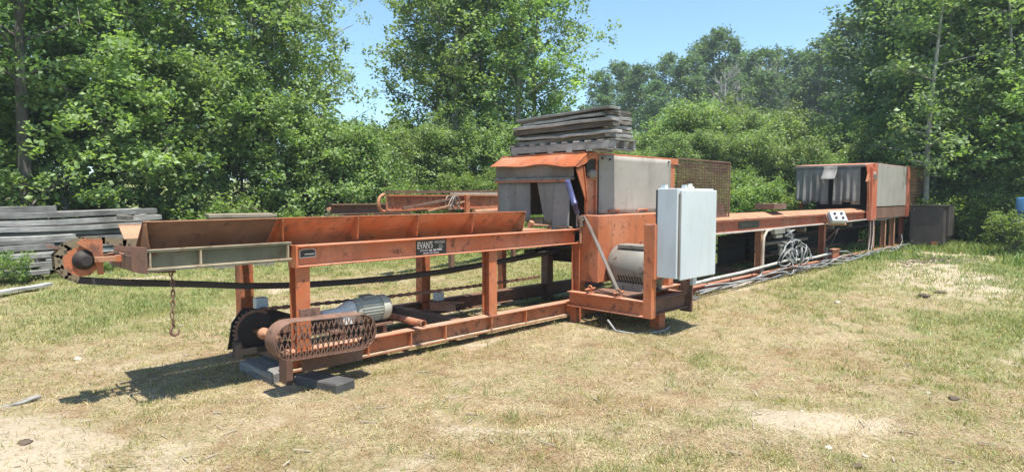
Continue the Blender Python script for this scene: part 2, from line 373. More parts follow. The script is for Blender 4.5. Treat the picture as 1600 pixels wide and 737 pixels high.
# ------------------------------------------------------------------ grass and litter
def blades(name, n, dmin, dmax, azlo, azhi, mode):
    out = []
    u = rng.random(n*3); D = np.sqrt(dmin**2+(dmax**2-dmin**2)*u**1.0)
    if mode != 'weed': D = dmin*(dmax/dmin)**(rng.random(n*3)**0.8)
    a = np.radians(azlo+(azhi-azlo)*rng.random(n*3)); th = YAW-a
    x = D*np.cos(th); y = D*np.sin(th)
    bare, g = cover(x, y); cl = vnoise(x, y, 6, 31)*0.5+vnoise(x, y, 2.2, 32)*0.5
    if mode == 'straw': p = (1-0.85*bare)*(1-0.4*g)*(0.35+0.9*cl)
    else: p = (1-0.95*bare)*(0.10+1.0*g)*sstep(0.32, 0.62, cl)+0.25*g
    keep = rng.random(n*3) < p; x, y, D, g = x[keep][:n], y[keep][:n], D[keep][:n], g[keep][:n]
    return x, y, D, g

def blade_mesh(x, y, D, L, W_, lean, tint):
    n = len(x); z = terrain(x, y)-0.004
    ph = rng.random(n)*2*np.pi; yaw = rng.random(n)*2*np.pi
    dx = np.cos(ph)*np.sin(lean); dy = np.sin(ph)*np.sin(lean); dz = np.cos(lean)
    sx, sy = -np.sin(ph+0.5*(yaw-3)), np.cos(ph+0.5*(yaw-3))
    P = np.stack([x, y, z], 1); d = np.stack([dx, dy, dz], 1); s_ = np.stack([sx, sy, np.zeros(n)], 1)
    bend = np.stack([np.cos(ph), np.sin(ph), -0.6*np.ones(n)], 1)*(L*0.22*np.sin(np.minimum(lean+0.3, 1.2)))[:, None]
    flat = lean > 1.2
    bend[flat, 2] *= 0.1
    m = P+d*(L*0.55)[:, None]; t = P+d*L[:, None]+bend
    lift = np.where(flat, 0.012, 0.0); P[:, 2] += lift*0.5; m[:, 2] += lift; 
    t[:, 2] = np.maximum(t[:, 2], z+0.006)
    hw = (W_/2)[:, None]
    V = np.stack([P-s_*hw, P+s_*hw, m+s_*hw*0.8, m-s_*hw*0.8, t], 1).reshape(-1, 3)
    b = np.arange(n)[:, None]*5
    F = np.concatenate([b+np.array([0, 1, 2]), b+np.array([0, 2, 3]), b+np.array([3, 2, 4])], 0)
    T = np.repeat(tint, 5, 0)
    return V, F, T

def scatter():
    # lying straw and dead stalks
    x, y, D, g = blades('s', 290000, 2.2, 17, -46, 46, 'straw'); n = len(x)
    L = (0.02+0.05*rng.random(n))*(0.85+D*0.05); W_ = (0.0014+0.0015*rng.random(n))*(0.8+D*0.17)
    lean = np.where(rng.random(n) < 0.8, 1.38+0.19*rng.random(n), 0.3+0.8*rng.random(n))
    t = np.array([0.52, 0.43, 0.285])*(0.5+0.75*rng.random((n, 1)))*np.array([1, 1, 1])
    pz = vnoise(x, y, 1.1, 71)*.45+vnoise(x, y, 3.3, 72)*.35+rng.random(n)*.2; pz2 = vnoise(x, y, 1.7, 73)*.45+vnoise(x, y, 4.7, 74)*.35+rng.random(n)*.2
    t = t*(.72+.5*vnoise(x, y, 6, 75))[:, None]
    a_ = sstep(.5, .62, pz)[:, None]; t = t*(1-a_)+a_*np.array([.37, .245, .14])*(.5+.8*rng.random((n, 1)))
    a_ = .8*sstep(.52, .64, pz2)[:, None]; t = t*(1-a_)+a_*np.array([.30, .29, .13])*(.5+.8*rng.random((n, 1)))
    red = rng.random(n) < 0.15; t[red] = np.array([0.34, 0.21, 0.11])*(0.6+0.7*rng.random((red.sum(), 1)))
    V, F, T = blade_mesh(x, y, D, L, W_, lean, t)
    o = npmesh('straw_litter', V, F, BLADE, T); tag(o, 'dry cut straw lying all over the sandy ground', 'straw', kind='stuff')
    # green / yellow tufts
    x, y, D, g = blades('g', 34000, 2.4, 24, -46, 46, 'grass')
    k = 7; n0 = len(x); x = np.repeat(x, k); y = np.repeat(y, k); D = np.repeat(D, k); g = np.repeat(g, k); n = n0*k
    hh = np.repeat(rng.random(n0), k)
    x = x+rng.normal(0, 0.02, n)*(1+D*0.09); y = y+rng.normal(0, 0.02, n)*(1+D*0.09)
    L = (0.018+0.045*hh+0.018*rng.random(n))*(0.6+0.9*g)*(0.9+D*0.03); W_ = (0.0026+0.002*rng.random(n))*(0.7+D*0.15)
    lean = 0.15+0.85*rng.random(n)
    mixg = np.clip(np.repeat(rng.random(n0), k)*0.75+g*0.55-0.12, 0, 1)[:, None]
    t = (np.array([0.42, 0.34, 0.15])*(1-mixg)+np.array([0.175, 0.235, 0.068])*mixg)*(0.65+0.6*rng.random((n, 1)))
    V, F, T = blade_mesh(x, y, D, L, W_, lean, t)
    o = npmesh('grass', V, F, BLADE, T); tag(o, 'sparse yellow green grass tufts across the field', 'grass', kind='stuff')
def stalks():
    x, y, D, g = blades('d', 900, 2.4, 12, -46, 46, 'grass'); k = 9; n0 = len(x); x = np.repeat(x, k); y = np.repeat(y, k); D = np.repeat(D, k); n = n0*k
    x = x+rng.normal(0, .025, n); y = y+rng.normal(0, .025, n); L = .05+.11*rng.random(n)**1.5; W_ = (.002+.0016*rng.random(n))*(.8+D*.12); lean = .05+.9*rng.random(n)
    q = np.repeat(rng.random(n0), k)[:, None]; t = (np.array([.47, .38, .22])*(1-q)+np.array([.12, .20, .05])*q)*(.7+.6*rng.random((n, 1)))
    V, F, T = blade_mesh(x, y, D, L, W_, lean, t); o = npmesh('dry_stalks', V, F, BLADE, T); tag(o, 'taller dry stalks and weed tufts in the field', 'stalks', kind='stuff')
scatter(); stalks()

# ------------------------------------------------------------------ infeed conveyor
NY, FY = 5.1, 6.35
conv = thing('log_conveyor', 'long orange steel trough conveyor nearest the camera, with oval lattice drive guard', 'conveyor', (3.6, 5.7, 0))
NX = [2.53, 4.80]; 
def P(name, mb, mat, root, label=None, bevel=0.0): return mb.build(name, mat, root, label, bevel)
# upper near beam
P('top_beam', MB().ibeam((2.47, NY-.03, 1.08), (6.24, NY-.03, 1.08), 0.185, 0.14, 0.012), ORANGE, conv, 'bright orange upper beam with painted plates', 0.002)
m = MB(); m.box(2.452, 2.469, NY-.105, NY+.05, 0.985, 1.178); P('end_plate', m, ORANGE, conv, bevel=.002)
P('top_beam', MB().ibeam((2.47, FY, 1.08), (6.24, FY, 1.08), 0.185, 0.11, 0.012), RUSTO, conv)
# green extension beam
gb = P('extension_beam', MB().ibeam((1.345, NY+.01, 1.12), (2.450, NY+.01, 1.12), 0.155, 0.09, 0.012), GREEN, conv, 'old green beam with dusty flanges at the tail end')
m = MB()
m.box(1.345, 2.449, NY-.037, NY+.0, 1.0545, 1.0665); m.box(1.345, 2.449, NY-.037, NY+.05, 1.199, 1.204)
P('flange_dust', m, CREAM, gb)
for x in (1.37, 1.72, 2.42): P('stiffener', MB().box(x-.006, x+.006, NY-.032, NY+.004, 1.067, 1.186), CREAM, gb)
# tail brackets
m = MB(); m.plate([(1.30, NY-.05, 1.02), (1.345, NY-.05, 1.01), (1.345, NY-.05, 1.235), (1.22, NY-.05, 1.245), (1.16, NY-.05, 1.20), (1.16, NY-.05, 1.10)], (0, 1, 0), 0.008)
P('end_bracket', MB().plate([(1.345, NY-.06, 1.03), (1.345, NY-.06, 1.225), (1.262, NY+.02, 1.235), (1.262, NY+.02, 1.05)], (-.5, -.6, 0), 0.008), RUST, conv, bevel=.002)
m = MB(); m.plate([(1.27, 5.34, 1.215), (1.27, 5.34, 1.06), (1.40, 5.34, 1.01), (1.62, 5.34, 0.99), (1.62, 5.34, 1.215)], (0, 1, 0), 0.01)
P('side_plate', m, RUST, conv)
m = MB(); m.plate([(1.30, 5.76, 1.215), (1.30, 5.76, 1.06), (1.62, 5.76, 0.99), (1.62, 5.76, 1.215)], (0, 1, 0), 0.01); P('side_plate', m, RUST, conv)
m = MB(); m.box(1.27, 1.28, NY, 5.78, 1.05, 1.16); P('cross_plate', m, RUST, conv)
# take up arms with orange sleeves
for yy in (5.44, 5.66):
    a = P('take_up_arm', MB().box(1.10, 1.42, yy-.018, yy+.018, 1.105, 1.145), RUSTL, conv, bevel=.002)
    P('sleeve', MB().box(1.235, 1.325, yy-.021, yy+.021, 1.101, 1.149), ORANGE, a)
# trough wings
def wing(y0, z0, y1, z1, x0, x1, mat, name='trough_wing', label=None):
    d = Vector((0, y1-y0, z1-z0)).normalized(); n = Vector((0, -d.z, d.y)) * (1 if y1 < y0 else -1)
    mb = MB(); mb.plate([(x0, y0, z0), (x1, y0, z0), (x1, y1, z1), (x0, y1, z1)], n, 0.008)
    if mat: ob = P(name, mb, mat, conv, label)
    lip = MB(); s_ = -1 if y1 < y0 else 1
    lip.box(x0, x1, min(y1, y1+s_*.035), max(y1, y1+s_*.035), z1, z1+.008)
    return ob, lip
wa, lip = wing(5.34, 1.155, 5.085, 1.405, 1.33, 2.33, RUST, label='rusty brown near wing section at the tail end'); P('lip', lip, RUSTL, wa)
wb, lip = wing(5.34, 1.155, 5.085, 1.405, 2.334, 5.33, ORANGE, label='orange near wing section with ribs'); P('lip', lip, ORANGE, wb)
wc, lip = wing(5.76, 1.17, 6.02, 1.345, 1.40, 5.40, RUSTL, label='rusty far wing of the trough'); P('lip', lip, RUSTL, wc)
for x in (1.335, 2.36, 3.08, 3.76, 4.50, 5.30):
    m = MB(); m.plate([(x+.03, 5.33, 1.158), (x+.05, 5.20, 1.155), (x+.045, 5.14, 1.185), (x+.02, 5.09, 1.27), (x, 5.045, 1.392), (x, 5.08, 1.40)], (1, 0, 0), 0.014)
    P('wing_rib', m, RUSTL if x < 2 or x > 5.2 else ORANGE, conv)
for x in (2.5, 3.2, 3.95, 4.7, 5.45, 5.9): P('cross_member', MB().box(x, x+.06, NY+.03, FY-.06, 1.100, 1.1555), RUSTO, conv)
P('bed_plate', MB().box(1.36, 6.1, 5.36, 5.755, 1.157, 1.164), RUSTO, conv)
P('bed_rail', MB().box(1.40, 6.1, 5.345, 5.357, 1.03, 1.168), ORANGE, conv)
# legs
def leg_ibeam(x, y, z0, z1, mat, root=conv, w=0.11, d=0.12): 
    mb = MB().ibeam((x, y, z0), (x, y, z1), d, w, 0.010, 0.009, up=(0, 1, 0)); return P('leg', mb, mat, root, bevel=.0015)
def leg_col(x, y, z0, z1, mat, root, w=.10, name='leg', t=.008):
    mb = MB(); mb.prof((x, y, z0), (x, y, z1), [(-w/2, -w/2), (w/2, -w/2), (w/2, w/2), (w/2-t, w/2), (w/2-t, -w/2+t), (-w/2+t, -w/2+t), (-w/2+t, w/2), (-w/2, w/2)], up=(0, 1, 0)); return P(name, mb, mat, root, bevel=.001)
leg_ibeam(2.53, NY, 0.265, 0.987, ORANGE, w=.13); leg_ibeam(4.78, NY, 0.24, 0.987, ORANGE, w=.12)
for x in (2.56, 4.80): leg_col(x, FY, 0.0, 0.987, RUSTO, conv, .13)
# lower beams
lb = P('bottom_beam', MB().ibeam((2.42, NY, 0.178), (6.36, NY, 0.168), 0.175, 0.13, 0.011), RUSTO, conv, 'lower orange beam with dusty bottom flange')
m = MB(); m.prof((2.42, NY-.0355, 0.1055), (6.35, NY-.0355, 0.0955), [(-.028, -.003), (.028, -.003), (.028, .003), (-.028, .003)]); P('flange_dust', m, CREAM, lb)
for x in (3.17, 3.66, 4.10, 4.76, 5.32, 6.12):
    P('stiffener', MB().box(x-.006, x+.006, NY-.062, NY-.006, 0.105, 0.248), ORANGE, lb)
P('bottom_beam', MB().ibeam((2.42, FY, 0.178), (8.6, FY, 0.168), 0.175, 0.13, 0.011), RUST, conv)
m = MB(); m.box(2.36, 2.418, NY-.07, NY+.07, 0.0, 0.26); P('end_plate', m, RUST, conv)
P('lower_cross_beam', MB().box(4.3, 4.42, NY+.07, FY-.07, 0.16, 0.26), RUST, conv)
P('lower_cross_beam', MB().box(2.44, 2.52, NY+.07, FY-.07, 0.13, 0.25), RUST, conv)
# angle clips at wing end, plate on near leg
P('bolt_plate', MB().box(2.49, 2.57, NY-.078, NY-.066, 0.42, 0.60), ORANGE, conv)
# tail wheel
WC = Vector((1.03, 5.55, 1.125))
m = MB(); hexp = [(math.cos(t)*.128*(1.0 if k % 2 else .97), math.sin(t)*.128) for k, t in enumerate([R(a) for a in (20, 70, 118, 160, 205, 250, 292, 335)])]
for yy in (5.485, 5.60):
    m.plate([(WC.x+a, yy, WC.z+b) for a, b in hexp], (0, 1, 0), .012)
wh = P('tail_wheel', m, RUSTO, conv, 'worn orange tail sprocket plates')
m = MB(); m.lathe((WC.x+.01, 5.37, WC.z), (0, 1, 0), [(0, .035), (.02, .04), (.1, .04), (.1, .072), (.14, .072), (.14, .04), (.36, .04)], 20)
P('hub', m, DARKST, wh)
m = MB(); m.plate([(1.125, 5.46, 1.01), (1.16, 5.46, 1.01), (1.16, 5.46, 1.27), (1.04, 5.46, 1.285), (1.0, 5.46, 1.25), (1.09, 5.46, 1.18), (1.11, 5.46, 1.1)], (0, 1, 0), .014)
P('take_up_plate', m, RUSTO, conv)
# drag chain: flat links round the tail wheel, loose rubber-dark return strand
link_pts = [(1.46, 1.235), (1.31, 1.236), (1.17, 1.262), (1.05, 1.288), (.93, 1.235), (.868, 1.165), (.872, 1.07), (.925, 1.0), (.99, .965)]
rt = thing_chain = None
link_pts = [(p[0], p[1]) if p[0] > 1.1 else (1.03+(p[0]-1.03)*.86, 1.125+(p[1]-1.125)*.88) for p in link_pts]
m = MB()
for yy in (5.49, 5.60):
    for i, (a, b) in enumerate(zip(link_pts[:-1], link_pts[1:])):
        a3 = Vector((a[0], yy, a[1])); b3 = Vector((b[0], yy, b[1])); d = (b3-a3).normalized()
        m.bar(a3-d*.012, b3+d*.012, .050, .010, up=(0, 1, 0))
for i, (a, b) in enumerate(zip(link_pts[:-1], link_pts[1:])):
    for t in (.2, .8):
        c = Vector((a[0]*(1-t)+b[0]*t, 5.485, a[1]*(1-t)+b[1]*t)); m.cyl(c-Vector((0, .008, 0)), c, .009, 8); m.cyl(c+Vector((0, .012, 0)), c+Vector((0, .11, 0)), .012, 8)
ch = P('drag_chain', m, paint('greasy_chain', (0.17, 0.13, 0.075), (0.24, 0.19, 0.12), (0.10, 0.06, 0.04), .4, .6), conv)
P('flight', MB().bar((.84, 5.56, 1.235), (.95, 5.56, 1.20), .12, .02), RUST, ch)
bp = [(1.0, .975), (1.07, .962), (1.3, .925), (1.55, .895), (1.9, .85), (2.25, .80), (2.75, .757), (3.3, .735), (3.9, .726), (4.5, .735), (5.1, .765), (5.7, .80), (6.25, .835), (6.6, .86)]
m = MB()
for yy in (5.50, 5.60):
    for a, b in zip(bp[:-1], bp[1:]): m.bar((a[0], yy, a[1]), (b[0], yy, b[1]), .014, .045)
k = 0
for a, b in zip(bp[:-1], bp[1:]):
    n = max(1, int((b[0]-a[0])/.08))
    for j in range(n):
        t = (j+.5)/n; x = a[0]+(b[0]-a[0])*t; z = a[1]+(b[1]-a[1])*t; m.box(x-.02, x+.02, 5.50, 5.60, z-.018, z+.018)
P('return_strand', m, BELT, conv, 'dark sagging return strand of the drag chain')
# drive sprocket and frame
SC = Vector((2.26, 5.42, 0.425)); m = MB(); N = 26; pts = []
for k in range(N):
    for dr, dt in ((.0, .0), (.016, .3), (.016, .6), (.0, .9)):
        t = 2*math.pi*(k+dt)/N; pts.append((SC.x+(.158+dr)*math.cos(t), SC.y-.02, SC.z+(.158+dr)*math.sin(t)))
m.plate(pts, (0, 1, 0), .02); sp = P('drive_sprocket', m, DARKST, conv, bevel=.001)
m = MB()
for k in range(16):
    t = R(60)+k*R(12.6); c = Vector((SC.x+.172*math.cos(t), SC.y-.01, SC.z+.172*math.sin(t))); m.cyl(c-Vector((0, .025, 0)), c+Vector((0, .025, 0)), .013, 8)
    m.bar(c-Vector((math.sin(t)*-.018, .028, math.cos(t)*.018)), c+Vector((math.sin(t)*-.018, -.028, math.cos(t)*.018)), .006, .02)
P('roller_chain', m, RUST, sp)
P('shaft', MB().lathe((SC.x, 4.90, SC.z), (0, 1, 0), [(0, .022), (.3, .022), (.3, .05), (.36, .05), (.36, .024), (.9, .024)], 16), RUSTL, conv)
m = MB(); m.plate([(2.06, 5.50, .27), (2.50, 5.50, .27), (2.75, 5.50, .46), (2.5, 5.50, .56), (2.20, 5.50, .62), (2.1, 5.50, .5)], (0, 1, 0), .01); P('back_plate', m, DARKST, conv)
P('bearing_bar', MB().bar((2.04, 5.30, .28), (2.52, 5.30, .285), .05, .05), DARKST, conv)
m = MB(); m.box(2.035, 2.085, 5.27, 5.33, .24, .38); P('bracket', m, DARKST, conv)
P('bearing_block', MB().box(2.42, 2.52, 5.2, 5.32, .40, .52), RUST, conv, bevel=.008)
m = MB()
for k in range(70):
    x = 2.32+k*.052; z = .60-.0042*(x-2.3)*20*.16-.012*math.sin((x-2.3)/3.6*math.pi)*2
    m.bar((x, 5.42, z), (x+.045, 5.42, z), .03, .022 if k % 2 else .034)
P('drive_chain_strand', m, RUST, conv)
# chain guard: steel band with expanded metal face
A0 = Vector((2.26, 0, .445)); A1 = Vector((2.87, 0, .425)); r0 = .155; gy0, gy1 = 4.68, 4.86
def stadium(r, n=14):
    d = (A1-A0).normalized(); u = Vector((-d.z, 0, d.x)); out = []
    for k in range(n+1):
        t = math.pi*k/n; out.append(A1+d*(math.sin(t)*r*1.0)+u*(-math.cos(t)*r)) 
    for k in range(n+1):
        t = math.pi*k/n; out.append(A0-d*(math.sin(t)*r)+u*(math.cos(t)*r))
    return out
so_, si = stadium(r0), stadium(r0-.006); n = len(so_)
vs = [(p.x, y, p.z) for y in (gy0, gy1) for p in so_]+[(p.x, y, p.z) for y in (gy0, gy1) for p in si]
fs = []
for i in range(n):
    j = (i+1) % n; fs += [(i, j, n+j, n+i), (2*n+i, 3*n+i, 3*n+j, 2*n+j), (i, 2*n+i, 2*n+j, j), (n+i, n+j, 3*n+j, 3*n+i)]
gd = P('drive_guard', MB().add(vs, fs), RUST, conv, 'brown steel oval chain guard with expanded metal face')
gd.data.polygons.foreach_set('use_smooth', [True]*len(gd.data.polygons))
mm = gd.modifiers.new('e', 'EDGE_SPLIT'); mm.split_angle = R(40)
m = MB(); d = (A1-A0).normalized(); u = Vector((-d.z, 0, d.x)); LL = (A1-A0).length
def inside(s_, v): 
    c = min(max(s_, 0), LL); return (s_-c)**2+v*v < (r0-.008)**2
cw, chh = .047, .150
for i in range(-6, 24):
    for j in range(-4, 5):
        c0 = (i*cw+(j % 2)*cw/2, j*chh/2)
        for sx in (-1, 1):
            c1 = (c0[0]+sx*cw/2, c0[1]+chh/2)
            for t0 in range(4):
                a = (c0[0]+(c1[0]-c0[0])*t0/4, c0[1]+(c1[1]-c0[1])*t0/4); b = (c0[0]+(c1[0]-c0[0])*(t0+1)/4, c0[1]+(c1[1]-c0[1])*(t0+1)/4)
                if inside(*a) and inside(*b):
                    pa = A0+d*a[0]+u*a[1]; pb = A0+d*b[0]+u*b[1]
                    m.bar((pa.x, gy0+.004, pa.z), (pb.x, gy0+.004+.0, pb.z), .008, .007, up=(0, 1, 0))
P('expanded_metal', m, RUST, gd)
m = MB(); m.box(2.40, 2.58, 4.84, 4.86, .58, .66); m.box(2.40, 2.58, 4.76, 4.86, .585, .593); P('guard_bracket', m, RUST, gd)
P('sprocket_wheel', MB().lathe((A1.x, 4.78, A1.z), (0, 1, 0), [(0, .06), (.02, .06), (.02, .03), (.2, .03)], 24), DARKST, gd)
P('skirt', MB().box(2.44, 3.02, 4.905, 4.915, .115, .26), RUST, conv)
# gear motor, axis along the machine
gm = P('gear_motor', MB().lathe((3.12, 5.24, .50), (1, 0, 0), [(0, .085), (.02, .105), (.05, .108), (.30, .108)], 28), MOTORB, conv, 'small grey finned electric gear motor')
m = MB()
for k in range(26):
    t = 2*math.pi*k/26; p = Vector((0, math.cos(t), math.sin(t)))
    m.bar(Vector((3.17, 5.24, .5))+p*.112, Vector((3.40, 5.24, .5))+p*.112, .005, .022, up=p)
P('cooling_fin', m, MOTORB, gm)
P('fan_cover', MB().lathe((3.405, 5.24, .5), (1, 0, 0), [(0, .125), (.07, .125), (.10, .105), (.115, .06)], 28), MOTORB, gm)
m = MB(); m.lathe((2.80, 5.24, .505), (1, 0, 0), [(0, .03), (.01, .045), (.16, .05), (.22, .075), (.27, .1), (.31, .1)], 22); m.box(2.98, 3.10, 5.16, 5.32, .40, .50)
P('gearbox', m, MOTORW, gm)
P('terminal_box', MB().box(3.22, 3.34, 5.19, 5.29, .605, .64), MOTORG, gm)
P('motor_base', MB().box(2.85, 3.5, 5.12, 5.40, .345, .365), RUST, gm)
for x in (2.95, 3.4): P('mount', MB().box(x, x+.04, 5.14, 5.38, .27, .345), RUST, gm)
m = MB(); n = 18
vs = []; 
for yy, r in ((5.56, .036), (4.93, .036), (4.93, .029), (5.4, .029)):
    vs += [(3.73+r*math.cos(2*math.pi*k/n), yy, .335+r*math.sin(2*math.pi*k/n)) for k in range(n)]
m.add(vs, [(i*n+k, i*n+(k+1) % n, (i+1)*n+(k+1) % n, (i+1)*n+k) for i in range(3) for k in range(n)], True)
P('pipe', m, RUSTO, conv, 'rusty orange open pipe end')
# painted plates with lettering
def text(body, size, loc, rot, mat, root, name='lettering', sx=1.0, ex=0.0006, align='LEFT'):
    c = bpy.data.curves.new(name, 'FONT'); c.body = body; c.size = size; c.extrude = ex; c.align_x = align; c.materials.append(mat)
    t0 = bpy.data.objects.new('tmp', c); c.offset = .002 if size > .09 and sx < 1 else 0; me = bpy.data.meshes.new_from_object(t0); bpy.data.objects.remove(t0); me.name = name
    o = bpy.data.objects.new(name, me); COL.objects.link(o); o.parent = root
    o.location = Vector(loc)-root_origin(root); o.rotation_euler = rot; o.scale = (sx, 1, 1); return o
SY = NY-.03-.0046
sg = P('name_plate', MB().box(3.745, 4.13, SY-.004, SY, 1.000, 1.150), SIGNB, conv, "black plate lettered EVAN'S MACHINERY CO.")
RX = (R(90), 0, 0)
text("EVAN'S", .098, (3.757, SY-.005, 1.066), RX, LETTER, sg, sx=.62, ex=.001)
text("MACHINERY", .044, (3.975, SY-.005, 1.108), RX, LETTER, sg, sx=.56)
text("CO.", .044, (4.03, SY-.005, 1.064), RX, LETTER, sg, sx=.7)
text("PHONE", .034, (3.79, SY-.005, 1.034), RX, LETTER, sg, sx=.9)
m = MB()
for x0, x1, z in ((3.905, 3.94, 1.035), (3.955, 3.995, 1.035), (4.005, 4.07, 1.038), (3.83, 3.90, 1.012), (3.91, 3.95, 1.012), (3.96, 4.03, 1.012)): m.box(x0, x1, SY-.006, SY-.003, z, z+.018 if z > 1.02 else z+.01)
P('small_print', m, LETTER, sg)
s2 = P('maker_plate', MB().plate([(2.515, SY, 1.062), (2.665, SY, 1.066), (2.665, SY, 1.125), (2.64, SY, 1.138), (2.545, SY, 1.138), (2.515, SY, 1.122)], (0, -1, 0), .004), LETTER, conv, 'small silver edged maker plate')
P('plate_face', MB().plate([(2.522, SY-.003, 1.068), (2.658, SY-.003, 1.072), (2.658, SY-.003, 1.12), (2.636, SY-.003, 1.132), (2.549, SY-.003, 1.132), (2.522, SY-.003, 1.118)], (0, -1, 0), .003), SIGNB, s2)
P('plate_line', MB().box(2.56, 2.65, SY-.0075, SY-.005, 1.088, 1.098), LETTER, s2)
m = MB(); m.box(2.45, 2.50, 5.24, 5.34, .60, .68); P('junction_box', MB().box(2.36, 2.47, 5.6, 5.68, .57, .67), WHITEP, conv, 'white plastic switch box', .006)

# ------------------------------------------------------------------ hook chain
hc = thing('hook_chain', 'rusty link chain with an open hook hanging under the green beam', 'chain', (1.52, 5.13, .5))
m = MB(); z = 1.06; k = 0
while z > .66:
    c = Vector((1.52+.012*math.sin(z*9), 5.13, z)); pts = []
    ax = Vector((1, 0, 0)) if k % 2 else Vector((0, 1, 0))
    if k % 2 == 0: ax = Vector((.35, .93, 0))
    for q in range(13):
        t = 2*math.pi*q/12; pts.append(c+ax*(.0125*math.cos(t))+Vector((0, 0, 1))*(.021*math.sin(t)+(.008 if math.sin(t) > 0 else -.008)))
    m.tube(pts, .0048, 6, cap=False); z -= .040; k += 1
P('chain_links', m, RUST, hc)
pts = [(1.525, 5.13, .665), (1.525, 5.13, .635), (1.53, 5.13, .60)]+[(1.535+.030*math.cos(t), 5.13, .575+.034*math.sin(t)) for t in [R(a) for a in (100, 150, 190, 230, 270, 310, 350, 20)]]
P('hook', MB().tube(pts, [.012, .010, .009, .009, .010, .011, .012, .012, .011, .008, .004], 8), RUST, hc)

# ------------------------------------------------------------------ saw housing 1
saw = thing('saw_housing', 'orange saw housing with grey side sheet, planks on its roof', 'saw machine', (7.3, 5.6, 0))
HX0, HX1, HY0, HY1, HZ = 6.44, 8.74, 5.08, 6.62, 2.15
P('roof', MB().box(HX0, HX1, HY0, HY1, HZ-.005, HZ+.012), ORANGE, saw, bevel=.003)
m = MB(); m.box(HX0+.26, HX1+.01, HY0-.024, HY0+.0, 2.07, 2.158); m.box(HX1-.002, HX1+.02, HY0, HY1, 2.07, 2.16); m.box(HX0+.26, HX1, HY1, HY1+.02, 2.07, 2.158); P('roof_rim', m, ORANGE, saw, bevel=.002)
# bent awning (wavy lower edge)
n = 24; vs = []
for lay in (0, .008):
    for i in range(n+1):
        t = i/n; y = 5.03+(6.60-5.03)*t
        wv = .035*math.exp(-((t-.42)/.16)**2)-.018*math.exp(-((t-.12)/.10)**2)+.01*math.sin(t*9)
        vs += [(HX0+.04, y, HZ+.006+lay), (6.20+.10*math.exp(-((t-.42)/.2)**2)*.3, y+(.0 if t < .9 else 0), 1.965+wv+lay+.03*t)]
fs = []
o2 = 2*(n+1)
for i in range(n):
    a = 2*i; fs += [(a, a+2, a+3, a+1), (o2+a, o2+a+1, o2+a+3, o2+a+2), (a+1, a+3, o2+a+3, o2+a+1)]
P('awning', MB().add(vs, fs, True), ORANGE, saw, 'bent orange awning with buckled lower edge')
m = MB(); m.plate([(6.2, 5.035, 1.965), (6.48, 5.035, 2.15), (6.70, 5.035, 2.15), (6.70, 5.035, 2.08), (6.52, 5.035, 2.07), (6.40, 5.035, 2.0), (6.25, 5.035, 1.95)], (0, 1, 0), .008); P('roof_gusset', m, ORANGE, saw)
# posts
leg_col(8.62, HY0+.06, 0.02, 2.14, ORANGE, saw, .13, 'post'); leg_col(8.62, HY1-.06, 0.02, 2.14, ORANGE2, saw, .12, 'post')
leg_col(6.36, 6.52, .02, 1.98, RUSTO, saw, .09, 'post')
P('post', MB().ibeam((6.36, NY-.0, 0.02), (6.36, NY, 0.985), 0.13, .12, up=(0, 1, 0)), ORANGE, saw, bevel=.0015)
m = MB(); m.box(6.475, 6.70, NY-.012, NY, .9, 1.82); m.box(6.67, 6.70, NY-.04, NY-.012, 1.34, 2.07); m.box(6.475, 6.485, NY-.04, NY-.012, 1.34, 1.84); m.box(6.48, 6.70, NY-.045, NY, 1.80, 1.815)
P('front_panel', m, ORANGE, saw)
m = MB(); m.box(6.28, 6.46, NY-.09, NY-.078, .985, 1.32); P('mount_plate', m, RUSTL, saw, bevel=.002)
m = MB(); m.plate([(6.25, NY-.05, 1.93), (6.38, NY-.05, 1.97), (6.47, NY-.05, 1.70), (6.46, NY-.05, 1.5), (6.40, NY-.05, 1.62)], (0, 1, 0), .014); m.plate([(6.46, NY-.07, 1.5), (6.38, NY-.07, 1.97), (6.38, NY-.02, 1.97), (6.46, NY-.02, 1.5)], (1, 0, 0), .01); P('arm_plate', m, ORANGE, saw)
P('bearing', MB().lathe((6.57, NY-.09, 1.875), (0, 1, 0), [(0, .03), (.0, .05), (.03, .07), (.08, .07)], 22), STEEL, saw)
m = MB(); m.box(6.49, 6.665, NY-.02, NY-.005, 1.82, 2.06); P('recess', m, DARKST, saw)
# rubber side sheet
n = 20; vs = []
for j in range(13):
    for i in range(n+1):
        x = 6.715+(8.52-6.715)*i/n; z = 1.352+(2.135-1.352)*j/12
        vs.append((x, HY0-.030-.010*math.sin(i*.9+j*.25)*(1-j/14), z))
fs = [(j*(n+1)+i, j*(n+1)+i+1, (j+1)*(n+1)+i+1, (j+1)*(n+1)+i) for j in range(12) for i in range(n)]
sh = P('side_sheet', MB().add(vs, fs, True), RUBBER, saw, 'grey worn rubber side sheet'); md = sh.modifiers.new('s', 'SOLIDIFY'); md.thickness = .008
m = MB()
for x, z in ((6.78, 2.09), (8.44, 2.10), (6.95, 2.08)): m.cyl((x, HY0-.05, z), (x, HY0-.03, z), .014, 10)
P('bolt', m, DARKST, saw)
for x in (6.92, 7.62):
    m = MB(); m.tube([(x, 5.04, 1.355), (x, 5.02, 1.40), (x+.22, 5.02, 1.40), (x+.22, 5.04, 1.355)], .01, 8); P('handle', m, ORANGE, saw)
P('far_sheet', MB().box(6.7, 8.52, HY1-.05, HY1-.04, 1.3, 2.12), RUBBER, saw)
P('inner_wall', MB().box(7.6, 7.62, HY0+.1, HY1-.1, .9, 2.1), DARKST, saw)
P('deck', MB().box(6.45, 8.6, HY0+.05, HY1-.05, .88, .92), DARKST, saw)
